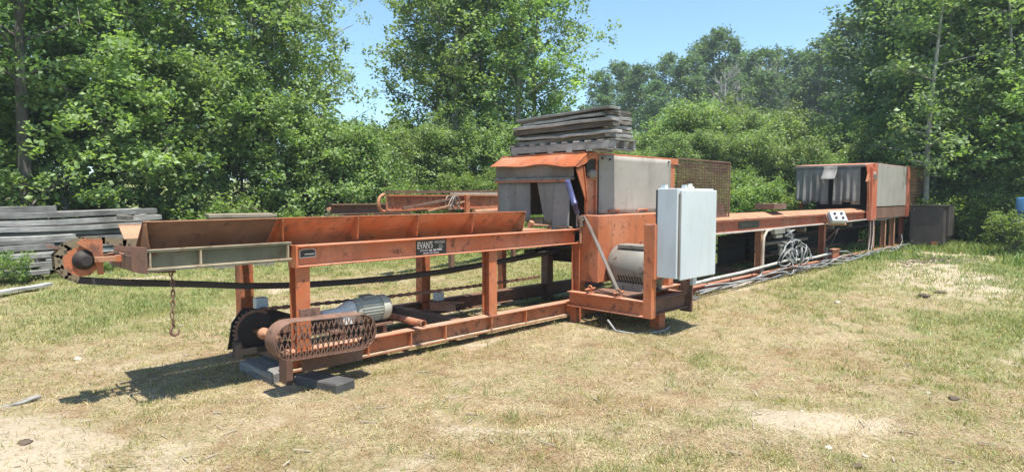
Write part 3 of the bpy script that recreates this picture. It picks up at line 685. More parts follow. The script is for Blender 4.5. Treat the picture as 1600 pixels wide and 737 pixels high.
# curtain rail and strips
cr = P('curtain_rail', MB().box(6.27, 6.34, 5.15, 6.58, 1.80, 1.835), RUBBER2, saw, bevel=.004)
P('rail_face', MB().box(6.262, 6.268, 5.16, 6.57, 1.775, 1.80), RUSTO, cr)
P('valance', MB().box(6.30, 6.31, 5.14, 6.58, 1.84, 2.01), WOODB, saw, 'stained brown board under the awning')
def strip(y0, y1, zt, zb, x=6.31, sway=0., root=saw, mat=RUBBER2, wv=.02, ph=0., skew=0.):
    vs = []; n = 10; mrow = 8
    for j in range(mrow+1):
        t = j/mrow
        for i in range(n+1):
            s_ = i/n; yy = y0+(y1-y0)*s_
            vs.append((x+sway*t*t+wv*t*math.sin(s_*7+ph)+.01*math.sin(s_*3+ph*2), yy+skew*t*(s_-.2), zt+(zb-zt)*t))
    fs = [(j*(n+1)+i, j*(n+1)+i+1, (j+1)*(n+1)+i+1, (j+1)*(n+1)+i) for j in range(mrow) for i in range(n)]
    o = P('curtain_strip', MB().add(vs, fs, True), mat, root); md = o.modifiers.new('s', 'SOLIDIFY'); md.thickness = .007; return o
strip(6.20, 6.54, 1.79, 1.22, ph=1, wv=.02); strip(5.93, 6.20, 1.79, 1.24, x=6.32, ph=.4, wv=.012)
strip(5.44, 5.80, 1.79, 1.22, ph=2.2, skew=-.18, wv=.02); strip(5.20, 5.48, 1.79, 1.13, x=6.30, ph=4.4, wv=.03)
m = MB(); m.box(6.55, 6.75, 5.9, 6.2, 1.17, 1.28); P('inner_block', m, WOODT, saw)
P('rail_bar', MB().box(6.1, 8.6, 5.36, 5.42, 1.10, 1.15), RUSTL, saw); 
m = MB(); m.tube([(6.1, 5.72, 1.21), (6.3, 5.5, 1.19), (6.3, 5.16, 1.18)], .015, 8); m.cyl((6.12, 5.75, 1.17), (6.12, 5.70, 1.25), .035, 10); m.bar((6.35, 5.45, 1.12), (6.38, 5.40, 1.30), .03); P('linkage', m, RUSTL, saw)
# hydraulic cylinder and brace
cy = P('hydraulic_cylinder', MB().lathe((6.05, 5.04, 1.785), (.235, 0, -.47), [(0, .028), (.012, .036), (.30, .036), (.30, .040), (.34, .040), (.34, .03), (.46, .03)], 18), BLUE, saw, 'dark blue hydraulic cylinder')
P('piston_rod', MB().cyl((6.255, 5.04, 1.375), (6.31, 5.04, 1.255), .014, 12), STEEL, cy)
m = MB(); m.box(6.27, 6.36, 4.985, 5.0, 1.20, 1.34); m.box(6.27, 6.36, 5.055, 5.07, 1.20, 1.34); m.cyl((6.31, 4.97, 1.285), (6.31, 5.08, 1.285), .016, 10); P('clevis', m, STEEL, saw)
P('brace', MB().bar((6.335, 4.975, 1.33), (6.12, 4.28, .43), .012, .055, up=(1, 0, 0)), STEEL, saw, 'worn bare steel flat brace')
# belt cover box
bc = P('belt_cover', MB().box(6.33, 8.05, 4.76, 5.045, .50, 1.345), ORANGE, saw, 'orange belt guard box', .006)
# motor platform
pf = P('platform_beam', MB().ibeam((6.10, 5.03, .305), (6.10, 3.93, .305), .185, .11, .012), ORANGE, saw, 'orange motor platform beam facing the trough')
P('platform_beam', MB().ibeam((7.05, 5.03, .305), (7.05, 4.0, .305), .185, .11, .012), RUSTO, saw)
P('platform_beam', MB().ibeam((6.16, 3.95, .305), (7.05, 3.95, .305), .185, .10, .012), RUST, saw, 'dark brown outer platform beam')
P('end_plate', MB().box(7.06, 7.085, 3.86, 4.02, .15, .68), RUST, saw)
m = MB(); m.box(6.085, 6.21, 3.84, 3.885, .20, 1.26); m.box(6.085, 6.20, 3.885, 4.0, .20, .21); pc = P('cabinet_post', MB().prof((6.14, 3.885, .20), (6.14, 3.885, 1.27), [(-.055, -.05), (.055, -.05), (.055, .05), (-.055, .05)]), ORANGE, saw, 'short bright orange post', .004)
P('post_channel', MB().box(6.09, 6.235, 3.795, 3.833, .655, 1.275), ORANGE, pc, bevel=.003)
leg_col(6.50, 4.0, -.03, .212, RUSTO, saw, .13)
leg_col(6.16, 4.98, -.0, .212, RUSTO, saw, .10)
P('motor_deck', MB().box(6.16, 7.0, 4.15, 4.75, .405, .425), RUST, saw)
for y in (4.72, 4.30):
    m = MB(); c = Vector((6.12, y, .46)); m.tube([c+Vector((.0, .028*math.cos(t), .028*math.sin(t))) for t in [2*math.pi*k/12 for k in range(13)]], .011, 8, cap=False)
    m.cyl((6.02, y-.0, .45), (6.22, y, .45), .013, 10); m.bar((6.08, y, .405), (6.16, y, .405), .06, .02)
    P('eye_bolt', m, RUSTO, saw)
# big motor, axis across the machine
MCx, MCz, MR = 6.70, .70, .265
mo = P('electric_motor', MB().lathe((MCx, 4.10, MCz), (0, 1, 0), [(0, .06), (.01, .16), (.05, .235), (.09, MR), (.60, MR), (.62, .24), (.64, .20), (.64, .04), (.70, .04)], 40), MOTORG, saw, 'large grey electric motor with louvred end')
P('terminal_cover', MB().box(MCx-.16, MCx+.06, 4.16, 4.62, MCz+.235, MCz+.285), MOTORG, mo, bevel=.008)
m = MB()
for k in range(9):
    for s_ in (-1,):
        y = 4.22+k*.040; t0 = R(200); p = Vector((MCx+(MR+.001)*math.cos(t0), y, MCz+(MR+.001)*math.sin(t0))); q = Vector((MCx+(MR+.001)*math.cos(R(222)), y, MCz+(MR+.001)*math.sin(R(222))))
        m.bar(p, q, .018, .012, up=(-1, 0, -.3))
P('louvre', m, DARKST, mo)
m = MB(); m.tube([(MCx-.02, 4.34+.035*math.cos(t), MCz+.29+.035*math.sin(t)) for t in [math.pi*k/8 for k in range(9)]], .006, 8); P('lifting_eye', m, RUST, mo)
for x in (MCx-.22, MCx+.14): P('foot', MB().box(x, x+.08, 4.2, 4.65, .425, .52), MOTORG, mo)
# saw frame lower
P('upper_rail', MB().ibeam((6.42, NY+.03, 1.08), (8.9, NY+.03, 1.08), .185, .1), ORANGE, saw)
P('base_rail', MB().ibeam((6.40, NY, .13), (8.9, NY, .11), .175, .12), RUSTO, saw)
for x in (7.16,): leg_col(x, FY, 0, 1.0, RUST, saw, .13)
P('shelf', MB().box(6.7, 7.3, 6.18, 6.40, .74, .80), DARKST, saw)
m = MB(); m.cyl((7.4, 5.1, .8), (7.4, 6.4, .8), .22, 24); P('arbor_drum', m, DARKST, saw)
# mesh cage
def mesh_panel(mb, o, a, b, la, lb, s_, r=.0035):
    o = Vector(o); a = Vector(a); b = Vector(b)
    for i in range(int(la/s_)+1): mb.bar(o+a*(i*s_), o+a*(i*s_)+b*lb, r*2)
    for j in range(int(lb/s_)+1): mb.bar(o+b*(j*s_), o+b*(j*s_)+a*la, r*2)
cg = thing('mesh_cage', 'rusty square wire mesh cage behind the white cabinet', 'mesh guard', (9.7, 5.6, 1.1))
m = MB(); mesh_panel(m, (8.78, HY0, 1.22), (1, 0, 0), (0, 0, 1), 1.75, .94, .047, .004); P('front_mesh', m, RUST, cg)
m = MB(); mesh_panel(m, (8.80, HY1, 1.22), (1, 0, 0), (0, 0, 1), 1.75, .90, .047, .004); P('back_mesh', m, RUST, cg)
m = MB(); mesh_panel(m, (10.535, HY0, 1.22), (0, 1, 0), (0, 0, 1), 1.5, .92, .047, .004); P('end_mesh', m, RUST, cg)
m = MB(); m.bar((10.54, HY0, 2.165), (10.54, HY1, 2.145), .022); m.bar((8.77, HY0, 2.17), (10.54, HY0, 2.17), .022); m.bar((8.77, HY0, 1.2), (10.54, HY0, 1.2), .03); m.bar((10.54, HY0, 1.19), (10.54, HY0, 2.16), .022); m.bar((10.54, HY1, 1.14), (10.54, HY1, 2.14), .022); m.bar((8.77, HY1, 2.14), (10.54, HY1, 2.14), .022)
P('cage_frame', m, RUST, cg)
P('shield', MB().box(8.95, 9.8, 5.9, 5.91, 1.2, 1.92), RUSTL, cg, 'rusty inner shield plate')

# ------------------------------------------------------------------ control cabinet
cb = thing('electrical_cabinet', 'large grey white steel electrical cabinet mounted on the orange post beside the motor', 'cabinet', (6.55, 3.7, .68))
CX0, CX1, CY0, CY1, CZ0, CZ1 = 6.13, 6.975, 3.545, 3.795, .675, 1.675
P('body', MB().box(CX0, CX1-.02, CY0, CY1, CZ0+.005, CZ1), WHITEP, cb, bevel=.006)
dr = P('door', MB().box(CX0+.045, CX1, CY0-.032, CY0-.002, CZ0-.012, CZ1-.018), WHITEP, cb, bevel=.007)
P('hinge', MB().cyl((CX0+.032, CY0-.012, CZ0+.03), (CX0+.032, CY0-.012, CZ1-.06), .010, 10), STEEL, dr)
m = MB(); m.box(CX0+.06, CX0+.12, CY1-.06, CY1, CZ1, CZ1+.04); m.box(6.60, 6.635, CY1-.08, CY1-.03, CZ1, CZ1+.045); P('lug', m, WHITEP, cb)
m = MB(); m.lathe((6.72, CY1-.07, CZ1), (0, 0, 1), [(0, .05), (.025, .05), (.025, .03), (.06, .028)], 14); P('conduit_hub', m, CONDUIT, cb)
m = MB(); m.tube([(6.145, 3.806, .9), (6.14, 3.806, 1.4), (6.142, 3.806, 1.66)], .012, 8); P('shadow_edge', m, BELT, cb)  # dark tube added in place of the shadow along the cabinet's left side
P('door_clamp', MB().box(CX1-.055, CX1-.035, CY0-.03, CY0-.01, CZ0-.03, CZ0-.012), STEEL, dr)
P('mounting_bracket', MB().box(6.97, 7.055, 3.80, 3.84, .50, .68), WHITEP, cb)

# ------------------------------------------------------------------ hood planks and pallet
PZ = 2.166
pal = thing('pallet', 'pale weathered pallet lying on the orange housing roof', 'pallet', (6.85, 5.5, PZ))
for x in (6.45, 6.66, 6.88): P('stringer', MB().box(x, x+.045, 4.62, 6.42, PZ+.022, PZ+.115), WOODY, pal, bevel=.003)
for k in range(10):
    y = 4.64+k*.195; P('top_slat', MB().box(6.44, 6.93, y-.045, y+.045, PZ+.118, PZ+.140), WOOD, pal)
for k in range(6):
    y = 4.68+k*.33; P('bottom_slat', MB().box(6.44, 6.93, y-.04, y+.04, PZ, PZ+.020), WOOD, pal)
def plank(name, x, y, z, L, wd, th, rz=0, ry=0, rx=0, mat=WOOD, label='', cat='plank', group=None, warp=0.0, seed=0):
    rr = random.Random(seed+int(x*100)+int(y*77)+int(z*991)); n = 14; vs = []; fs = []
    ph = rr.random()*6
    for i in range(n+1):
        t = i/n; xx = (t-.5)*L; dz = warp*math.sin(math.pi*t)+.004*math.sin(t*11+ph); dy = .004*math.sin(t*7+ph*2)
        e = .5 if i in (0, n) else 0
        w2 = wd/2*(1-.02*rr.random()-(0.03 if e else 0)); h2 = th/2*(1-.03*rr.random())
        vs += [(xx, dy-w2, dz-h2), (xx, dy+w2, dz-h2+.003*rr.random()), (xx, dy+w2, dz+h2), (xx, dy-w2, dz+h2-.003*rr.random())]
    for i in range(n):
        a = 4*i; fs += [(a+k, a+(k+1) % 4, a+4+(k+1) % 4, a+4+k) for k in range(4)]
    fs += [(3, 2, 1, 0), (4*n, 4*n+1, 4*n+2, 4*n+3)]
    o = MB().add(vs, fs).build(name, mat, None, None, .004, origin=(0, 0, 0)); o.location = (x, y, z); o.rotation_euler = (rx, ry, rz)
    tag(o, label, cat, group); return o
GH = 'weathered planks stacked on the saw housing roof'
z = PZ+.165
hp = [ # x, y centre, z, length, width, thick, rz jitter, tilt, mat, label
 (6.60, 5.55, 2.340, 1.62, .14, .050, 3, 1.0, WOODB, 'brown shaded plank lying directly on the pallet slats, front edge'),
 (6.52, 5.88, 2.388, .95, .12, .036, -2, -1.5, WOOD, 'pale grey plank, left half of the lowest bright row above the pallet'),
 (6.52, 5.05, 2.392, .90, .12, .036, 2, 1.2, WOOD, 'pale grey plank, right half of the lowest bright row above the pallet'),
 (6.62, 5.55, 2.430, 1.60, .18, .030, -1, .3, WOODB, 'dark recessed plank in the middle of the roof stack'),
 (6.54, 5.52, 2.486, 1.72, .16, .062, 1, .6, WOODB, 'thick brown plank in the middle of the roof stack'),
 (6.50, 5.50, 2.542, 1.70, .16, .042, 1, .8, WOOD, 'long bright grey plank just above the thick brown one'),
 (6.60, 5.60, 2.578, 1.5, .16, .022, 2, .4, WOODB, 'thin dark plank below the split grey board'),
 (6.53, 5.52, 2.606, 1.42, .13, .040, -2, 1.5, WOOD, 'split grey board second from the top of the roof stack'),
 (6.60, 5.50, 2.64, 1.6, .2, .022, 1, .8, WOODB, 'dark thin board under the topmost plank'),
 (6.55, 5.50, 2.672, 1.66, .22, .034, -1, 1.4, WOOD, 'topmost grey plank of the roof stack')]
for (x, y, zz, L, wd, th, rz, tl, mt, lab) in hp:
    plank('plank', x, y, zz, L, wd, th, R(90+rz), 0, R(rnd.uniform(-1, 1)), mt, lab, group=GH).rotation_euler = (0, R(tl), R(90+rz))
# deeper planks and cross battens that show on the right hand end
labs = [('lower', 2.36), ('second', 2.41), ('third', 2.47), ('fourth', 2.53), ('fifth', 2.585), ('upper', 2.64)]
for i, (nm, zz) in enumerate(labs):
    plank('batten', 6.76, 4.76+.012*(i % 3), zz, .50-.03*(i % 2), .07, .045, R(rnd.uniform(-4, 4)), 0, 0, WOODB if i % 2 else WOOD,
          f'{nm} short batten pointing backwards at the right end of the roof stack', 'batten', GH)
    plank('batten', 6.76, 6.28-.012*(i % 3), zz, .46, .07, .045, R(rnd.uniform(-4, 4)), 0, 0, WOODB,
          f'{nm} short batten pointing backwards at the left end of the roof stack', 'batten', GH)
for i, zz in enumerate((2.36, 2.43, 2.50, 2.57, 2.64)):
    plank('plank', 6.83+.01*i, 5.52, zz+.01, 1.54, .28, .035, R(90), 0, 0, WOODB, f"{['lowest', 'second', 'third', 'fourth', 'highest'][i]} wide plank at the back of the roof stack", group=GH).rotation_euler = (0, R(1), R(90))

# ------------------------------------------------------------------ outfeed table (section 2)
TY = 5.0
tb = thing('outfeed_table', 'long rust red conveyor frame running back to the distant saw housing', 'conveyor', (15, 5.7, 0))
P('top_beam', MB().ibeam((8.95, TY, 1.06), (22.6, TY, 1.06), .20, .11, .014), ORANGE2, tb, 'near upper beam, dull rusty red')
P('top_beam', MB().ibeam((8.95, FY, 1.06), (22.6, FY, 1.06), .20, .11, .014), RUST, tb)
w2 = MB(); w2.plate([(8.95, 4.965, 1.17), (18.2, 4.965, 1.17), (18.2, 5.22, 1.255), (8.95, 5.22, 1.27)], (0, -.4, 1), .008); P('side_board', w2, RUSTL, tb, 'tan rusty sloping side plate')
P('back_board', MB().box(8.95, 12.7, 6.25, 6.27, 1.18, 1.43), RUST, tb)
P('inner_bed', MB().box(8.95, 18.3, 5.28, 6.2, 1.10, 1.12), RUST, tb)
P('bottom_beam', MB().ibeam((8.92, TY, .05), (23.2, TY, .05), .16, .12, .012), ORANGE2, tb)
P('bottom_beam', MB().ibeam((8.92, FY, .05), (23.2, FY, .05), .16, .12, .012), RUST, tb)
for x in (11.65, 15.0): leg_ibeam(x, TY, .13, .96, ORANGE2 if x > 12 else RUSTL, tb, .12, .12)
for x in (18.75, 19.85, 20.75, 21.75): leg_ibeam(x, TY, .13, .96, RUSTL if x < 21 else ORANGE2, tb, .11, .12)
for x in (10.4, 13.3, 15.6, 16.6, 18.5, 20.0, 21.5): leg_col(x, FY, .13, .96, RUST, tb, .13)
leg_col(13.9, FY-.0, .13, .96, ORANGE, tb, .22); P('stub_post', MB().box(13.5, 13.72, 6.1, 6.14, .12, .98), ORANGE, tb, 'bright orange plate seen through the frame')
for i, x in enumerate((9.6, 12.0, 14.4, 16.9, 19.2)): P('floor_cross_beam', MB().box(x, x+.12, TY+.07, FY-.07, .04, .12), RUST, tb)
for z in (.42, .55): P('lower_rail', MB().bar((8.95, 6.1, z), (18.5, 6.1, z+.05), .05), DARKST, tb)
P('pan', MB().box(12.2, 21.5, 5.25, 6.1, .74, .76), DARKST, tb); P('pan_side', MB().box(12.2, 21.5, 6.1, 6.11, .14, .76), DARKST, tb)
for x in (12.9, 14.2, 16.0, 17.3): P('cross_roller', MB().cyl((x, 5.08, .86), (x, 6.2, .86), .06, 12), STEEL if x > 14 else DARKST, tb)
P('inner_brace', MB().bar((12.3, 5.3, .2), (13.6, 5.6, .8), .06, .03), RUST, tb); P('inner_brace', MB().bar((16.9, 5.25, .8), (15.7, 5.5, .15), .05, .03), RUST, tb)
P('inner_shelf', MB().box(13.1, 17.9, 5.5, 5.9, .30, .33), RUST, tb)
P('shaft', MB().cyl((12.6, 5.3, .62), (14.9, 5.3, .62), .04, 12), STEEL, tb)
m = MB(); m.box(13.6, 14.3, 5.2, 5.6, .32, .40); P('gear_cover', m, MOTORG, tb)
m = MB()
for x in (9.5, 10.35, 11.2, 12.9, 13.9, 16.4, 17.6): m.bar((x, TY-.09, -.05), (x, TY-.075, .17), .016)
P('stake', m, RUSTO, tb)
m = MB(); m.box(12.35, 12.95, 5.02, 5.4, 1.325, 1.43); P('end_block', m, RUST, tb)
sg2 = P('name_plate', MB().box(10.75, 11.6, TY-.012, TY-.0055, 1.0, 1.13), SIGNB, tb, 'faded dark name plate')
text("EVAN'S", .10, (10.86, TY-.0135, 1.03), RX, LETTERD, sg2, sx=1.35, ex=.001)
# conduits
m = MB()
pp = [(8.8, 4.86, .215), (9.6, 4.86, .235), (10.6, 4.86, .245), (11.6, 4.86, .275), (12.6, 4.86, .31), (13.4, 4.86, .275), (14.2, 4.86, .265), (15.2, 4.86, .285), (15.6, 4.86, .32)]
m.tube(pp, .027, 10); P('lower_conduit', m, CONDUIT, tb, 'thick pale plastic conduit along the bottom beam')
m = MB(); m.tube([(8.9, 4.93, .955), (11.5, 4.93, .95), (13.5, 4.93, .96), (15.5, 4.93, .955), (18.0, 4.93, .975)], .014, 8); m.tube([(18.3, 4.93, .96), (19.5, 4.93, .93), (20.6, 4.93, .97), (22.9, 4.93, 1.0)], .016, 8); P('upper_conduit', m, CONDUIT, tb)
m = MB(); m.tube([(12.0, 4.91, .95), (11.75, 4.90, .93), (11.60, 4.89, .82), (11.55, 4.88, .55), (11.55, 4.88, .25), (11.45, 4.88, .12), (11.0, 4.88, .03), (10.3, 4.88, .0)], .025, 10); P('flexible_conduit', m, paint('tan_conduit', (.34, .29, .22), (.42, .37, .3), (.2, .15, .1), .3, .6), tb)
m = MB(); m.box(12.0, 12.5, 4.85, 4.93, .86, .95); m.cyl((12.75, 4.9, .86), (12.75, 4.9, .93), .04, 10); m.box(12.1, 12.4, 4.86, 4.92, .78, .84); P('valve_block', m, MOTORG, tb)
jb = P('junction_box', MB().box(15.15, 15.62, 4.82, 4.93, .10, .35), ORANGE2, tb, 'small red junction box on the bottom beam', .008)
P('lid', MB().box(15.12, 15.65, 4.80, 4.95, .35, .37), ORANGE2, jb)
m = MB(); m.box(15.0, 15.12, 4.9, 5.0, .15, .42); P('small_box', m, MOTORG, tb)
# loose cables
cbw = thing('cable_coil', 'tangle of looped grey cables hanging at the middle of the far conveyor', 'cables', (12.7, 4.8, 0))
m = MB(); r_ = random.Random(3)
for k in range(7):
    cx = 12.35+.16*k+r_.uniform(-.05, .05); cz = .42+r_.uniform(-.12, .10); ra = .20+r_.uniform(-.05, .06); rx_ = ra*r_.uniform(.8, 1.5)
    pts = [(cx+rx_*math.cos(t), 4.78+.05*math.sin(t*2+k)-.01*k, cz+ra*math.sin(t)) for t in [2*math.pi*q/22*r_.uniform(.98, 1.02)+k for q in range(20)]]
    m.tube(pts, .0135, 7)
P('looped_cable', m, CABLE, cbw)
m = MB()
for k in range(5): m.tube([(12.7+.1*k, 4.9, .9), (13.0-.12*k, 4.87, .8), (12.7+.15*k, 4.85, .68), (12.9-.05*k, 4.84, .55), (12.6+.2*k, 4.82, .45)], .011, 6)
P('hanging_cable', m, CABLE, cbw)
for x, z in ((12.25, .62), (12.45, .66), (12.7, .5)): m = MB(); m.cyl((x, 4.84, z-.18), (x, 4.84, z), .04, 12); m.cyl((x, 4.84, z), (x, 4.84, z+.03), .055, 12); P('plug_connector', m, MOTORG, cbw)
cb2 = thing('cable_bundle', 'grey cables lying along the foot of the far conveyor frame', 'cables', (14.5, 4.8, 0))
for k in range(5):
    m = MB(); pts = []
    for q in range(120):
        x = 9.0+q*.105; 
        pts.append((x, 4.84-.03*k+.05*math.sin(x*1.3+k*1.9), max(.012, .05+.05*math.sin(x*(1.55+.1*k)+k*1.2)+.02*k+(.03 if k % 2 else 0))))
    if k == 4: pts = pts[50:]
    m.tube(pts, .013, 6); P('cable', m, CABLE, cb2)
for x in (18.1, 18.35): P('riser_cable', MB().tube([(x, 4.86, .95), (x+.02, 4.86, .6), (x-.1, 4.84, .35), (x-.35, 4.80, .12), (x-.8, 4.8, .06)], .012, 6), CABLE, cb2)
P('riser_cable', MB().tube([(15.3, 4.76, .85), (15.15, 4.8, .6), (14.95, 4.84, .45), (15.05, 4.86, .36)], .014, 6), BELT, cb2)
P('riser_cable', MB().tube([(15.6, 4.86, .3), (16.1, 4.8, .28), (16.5, 4.78, .18), (16.9, 4.77, .09)], .012, 6), CABLE, cb2)
P('riser_cable', MB().tube([(21.3, 4.88, .45), (21.25, 4.84, .25), (20.8, 4.8, .12), (20.2, 4.8, .06)], .012, 6), CABLE, cb2)
# push button station
pb = thing('push_button_station', 'white tilted four button control box on a bracket of the far conveyor', 'control box', (15.0, 4.7, 1.1))
def tilted(name, x0, x1, y0, y1, z0, z1, mat, root, c, rot, bevel=0.0):
    mb = MB().box(x0, x1, y0, y1, z0, z1); Mx = Matrix.Translation(c) @ rot
    mb.v = [tuple(Mx @ Vector(v)) for v in mb.v]; return P(name, mb, mat, root, bevel=bevel)
cc = Vector((14.95, 4.68, 1.115)); rot = Matrix.Rotation(R(-32), 4, 'X') @ Matrix.Rotation(R(6), 4, 'Y') 
rot = Matrix.Rotation(R(-38), 4, 'Z') @ Matrix.Rotation(R(-35), 4, 'X')
bx = tilted('casing', -.18, .18, -.06, .06, -.13, .13, WHITEP, pb, cc, rot, .01)
m = MB(); Mx = Matrix.Translation(cc) @ rot
for ax in (-.08, .08):
    for az in (-.055, .055): P('push_button', MB().cyl(Mx @ Vector((ax, -.058, az)), Mx @ Vector((ax, -.085, az)), .030, 14), DARKST, pb)
tilted('base', -.20, .20, .06, .10, -.15, .14, RUSTL, pb, cc, rot)
P('arm', MB().bar((14.95, 4.75, 1.03), (14.95, 4.95, .97), .05, .03), RUSTO, pb)
# ------------------------------------------------------------------ saw housing 2
s2h = thing('saw_housing', 'distant faded red saw housing with a row of grey rubber strips', 'saw machine', (20, 5.7, 0))
GX0, GX1, GY0, GY1 = 17.75, 21.85, 4.93, 6.65
m = MB(); m.box(18.5, GX1, GY0-.02, GY1, 2.40, 2.45); P('roof', m, ORANGE3, s2h, bevel=.004)
P('awning', MB().plate([(18.5, GY0-.03, 2.45), (18.5, GY1, 2.45), (GX0, GY1+.02, 2.40), (GX0, GY0-.03, 2.37)], (0, 0, -1), .03), ORANGE3, s2h)
P('awning_edge', MB().box(GX0-.03, GX0+.01, GY0-.0, GY1+.02, 2.33, 2.385), RUBBER2, s2h)
m = MB(); m.plate([(GX0, GY0-.03, 2.34), (18.5, GY0-.03, 2.42), (18.5, GY0-.03, 2.30), (18.1, GY0-.03, 2.2), (18.0, GY0-.03, 1.9)], (0, 1, 0), .012); P('side_gusset', m, ORANGE3, s2h)
P('front_post', MB().box(18.05, 18.22, GY0-.10, GY0+.02, .95, 2.32), ORANGE3, s2h, bevel=.004); P('front_post_flange', MB().box(18.30, 18.55, GY0-.08, GY0-.02, .97, 2.42), ORANGE3, s2h)
P('rear_post', MB().box(GX1-.22, GX1+.05, GY0-.09, GY0-.0, .95, 2.44), ORANGE3, s2h, bevel=.004); P('rear_post', MB().box(GX1-.1, GX1, GY1-.1, GY1, .95, 2.40), ORANGE2, s2h)
P('side_sheet', MB().box(18.58, GX1-.23, GY0-.05, GY0-.035, 1.30, 2.44), RUBBER, s2h, 'plain grey side sheet', .004)
P('sill', MB().box(18.56, GX1-.22, GY0-.045, GY0, .98, 1.27), RUST, s2h)
P('front_frame', MB().box(18.0, 18.1, GY1-.1, GY1, .95, 2.34), ORANGE2, s2h)
P('inner_wall', MB().box(19.2, 19.25, GY0+.08, GY1-.08, 1.1, 2.38), DARKST, s2h)
for k in range(8):
    y0 = 4.99+k*.205
    if k == 3: continue
    strip(y0 + (.05 if k < 3 else 0), y0+.22+(.05 if k < 3 else 0), 2.33, 1.36+.06*(k % 2), x=GX0, root=s2h, wv=.05, ph=k*1.7)
# lifted flap
o = strip(5.58, 5.92, 2.36, 2.02, x=GX0-.05, sway=-.25, root=s2h, wv=.02, ph=.5)
m = MB(); m.lathe((18.2, 4.80, 2.12), (0, 1, 0), [(0, .02), (.01, .09), (.08, .09)], 18); m.plate([(18.1, 4.79, 2.0), (18.3, 4.79, 2.0), (18.27, 4.79, 2.12), (18.2, 4.79, 2.2), (18.13, 4.79, 2.12)], (0, 1, 0), .05); P('bearing', m, STEEL, s2h)
m = MB(); m.plate([(17.7, 4.85, 1.95), (17.95, 4.85, 1.95), (17.95, 4.85, 2.02), (17.83, 4.85, 2.15), (17.76, 4.85, 2.02)], (0, 1, 0), .05); m.bar((17.85, 4.88, 1.95), (18.0, 4.88, 1.2), .05); P('lever', m, RUSTO, s2h)
cg2 = thing('mesh_cage', 'rusty round wire mesh cage at the back of the distant saw housing', 'mesh guard', (23, 5.7, 1.2))
m = MB(); mesh_panel(m, (21.95, GY0, 1.32), (1, 0, 0), (0, 0, 1), 2.0, 1.12, .1, .011); P('front_mesh', m, RUSTL, cg2)
m = MB(); mesh_panel(m, (23.95, GY0, 1.32), (0, 1, 0), (0, 0, 1), 1.6, 1.12, .1, .011); P('end_mesh', m, RUST, cg2)
P('back_sheet', MB().box(21.95, 23.95, GY1-.02, GY1, 1.32, 2.4), RUSTL, cg2)
m = MB(); m.bar((21.95, GY0, 2.46), (23.97, GY0, 2.46), .04); m.bar((23.97, GY0, 1.3), (23.97, GY0, 2.46), .04); P('cage_frame', m, RUSTO, cg2); P('cage_sill', MB().box(21.9, 24.2, GY0-.03, GY0+.03, 1.08, 1.28), RUSTO, cg2)
# black box
bb = thing('oil_tank', 'square black steel tank on short legs at the far right end of the machine', 'tank', (22, 4.2, 0))
P('tank', MB().box(21.4, 22.5, 3.86, 4.70, .16, 1.29), BLACKP, bb, bevel=.01)
m = MB(); m.box(21.36, 22.55, 3.82, 4.74, 1.292, 1.31); P('lid', m, BLACKP, bb)
P('side_flap', MB().box(21.7, 22.45, 3.80, 3.85, .42, 1.27), BLACKP, bb)
m = MB(); m.box(21.45, 22.4, 3.95, 4.02, .0, .16); m.box(21.45, 22.4, 4.5, 4.57, .0, .16); P('skid', m, RUST, bb)
P('drain_fitting', MB().box(21.35, 21.40, 4.0, 4.14, .12, .26), ORANGE2, bb)
m = MB()
for y, z in ((4.6, 1.18), (3.95, .25), (4.62, .25)): m.cyl((21.38, y, z), (21.40, y, z), .025, 8)
P('rivet', m, STEEL, bb)

# ------------------------------------------------------------------ blocks
def timber(x, y, z, lx, ly, lz, rz, label, mat=TIMBER, name='timber_block', cat='timber block', group=None):
    mb = MB().box(-lx/2, lx/2, -ly/2, ly/2, -lz/2, lz/2)
    o = mb.build(name, mat, None, None, .012, origin=(0, 0, 0)); o.location = (x, y, z); o.rotation_euler = (R(rnd.uniform(-1.5, 1.5)), R(rnd.uniform(-1, 1)), R(rz)); return tag(o, label, cat, group)
timber(2.38, 5.46, .035, .24, .58, .11, 3, 'squared grey timber block under the sprocket end of the frame')
timber(2.58, 4.80, .01, .20, .54, .12, 12, 'half buried grey timber block under the lattice guard')
timber(8.8, 4.86, .0, .30, .30, .06, 10, 'flat weathered pad block under the start of the far conveyor')
timber(19.2, 4.78, .05, .22, .30, .12, 20, 'broken wood block under the distant saw housing legs', WOODT)

# ------------------------------------------------------------------ placing things by bearing and distance
def at(px, D, dz=0.0):
    a = math.atan((px-800)/980.0); th = YAW-a; x = D*math.cos(th)/1.0; y = D*math.sin(th)
    return Vector((x, y, float(terrain(x, y))+dz))

# ------------------------------------------------------------------ lumber stack on the left
Lp, Rp = at(-110, 15.4), at(292, 17.2)
dirL = (Rp-Lp); dirL.z = 0; LEN = dirL.length; dirL.normalize(); nrm = Vector((-dirL.y, dirL.x, 0))
if nrm.dot(Vector((fx, fy, 0))) < 0: nrm = -nrm
angL = math.atan2(dirL.y, dirL.x)
GL = 'weathered planks in the long lumber stack'
zc = .06; ordn = ['lowest', 'second lowest', 'third lowest', 'fourth lowest', 'middle', 'fourth highest', 'third highest', 'second highest', 'highest']
for i in range(9):
    th = .118+.022*rnd.random(); off = rnd.uniform(-.25, .2)-(.05*i if i > 5 else 0); Lk = LEN+rnd.uniform(-.5, .1)
    for j in range(3):
        c = Lp+dirL*(LEN/2+off+rnd.uniform(-.15, .15))+nrm*(.15+.30*j+rnd.uniform(-.07, .07))
        plank('plank', c.x, c.y, zc+th/2, Lk, .25, th-.02-.02*rnd.random(), angL+R(rnd.uniform(-.5, .5)), R(-.5 if i > 6 else 0)*1.0, 0, WOOD,
              f"long weathered grey plank, {['front', 'middle', 'back'][j]} of the {ordn[i]} layer in the left lumber stack", group=GL, warp=(-.03 if i > 5 else 0))
    zc += th+.014*(i % 2)
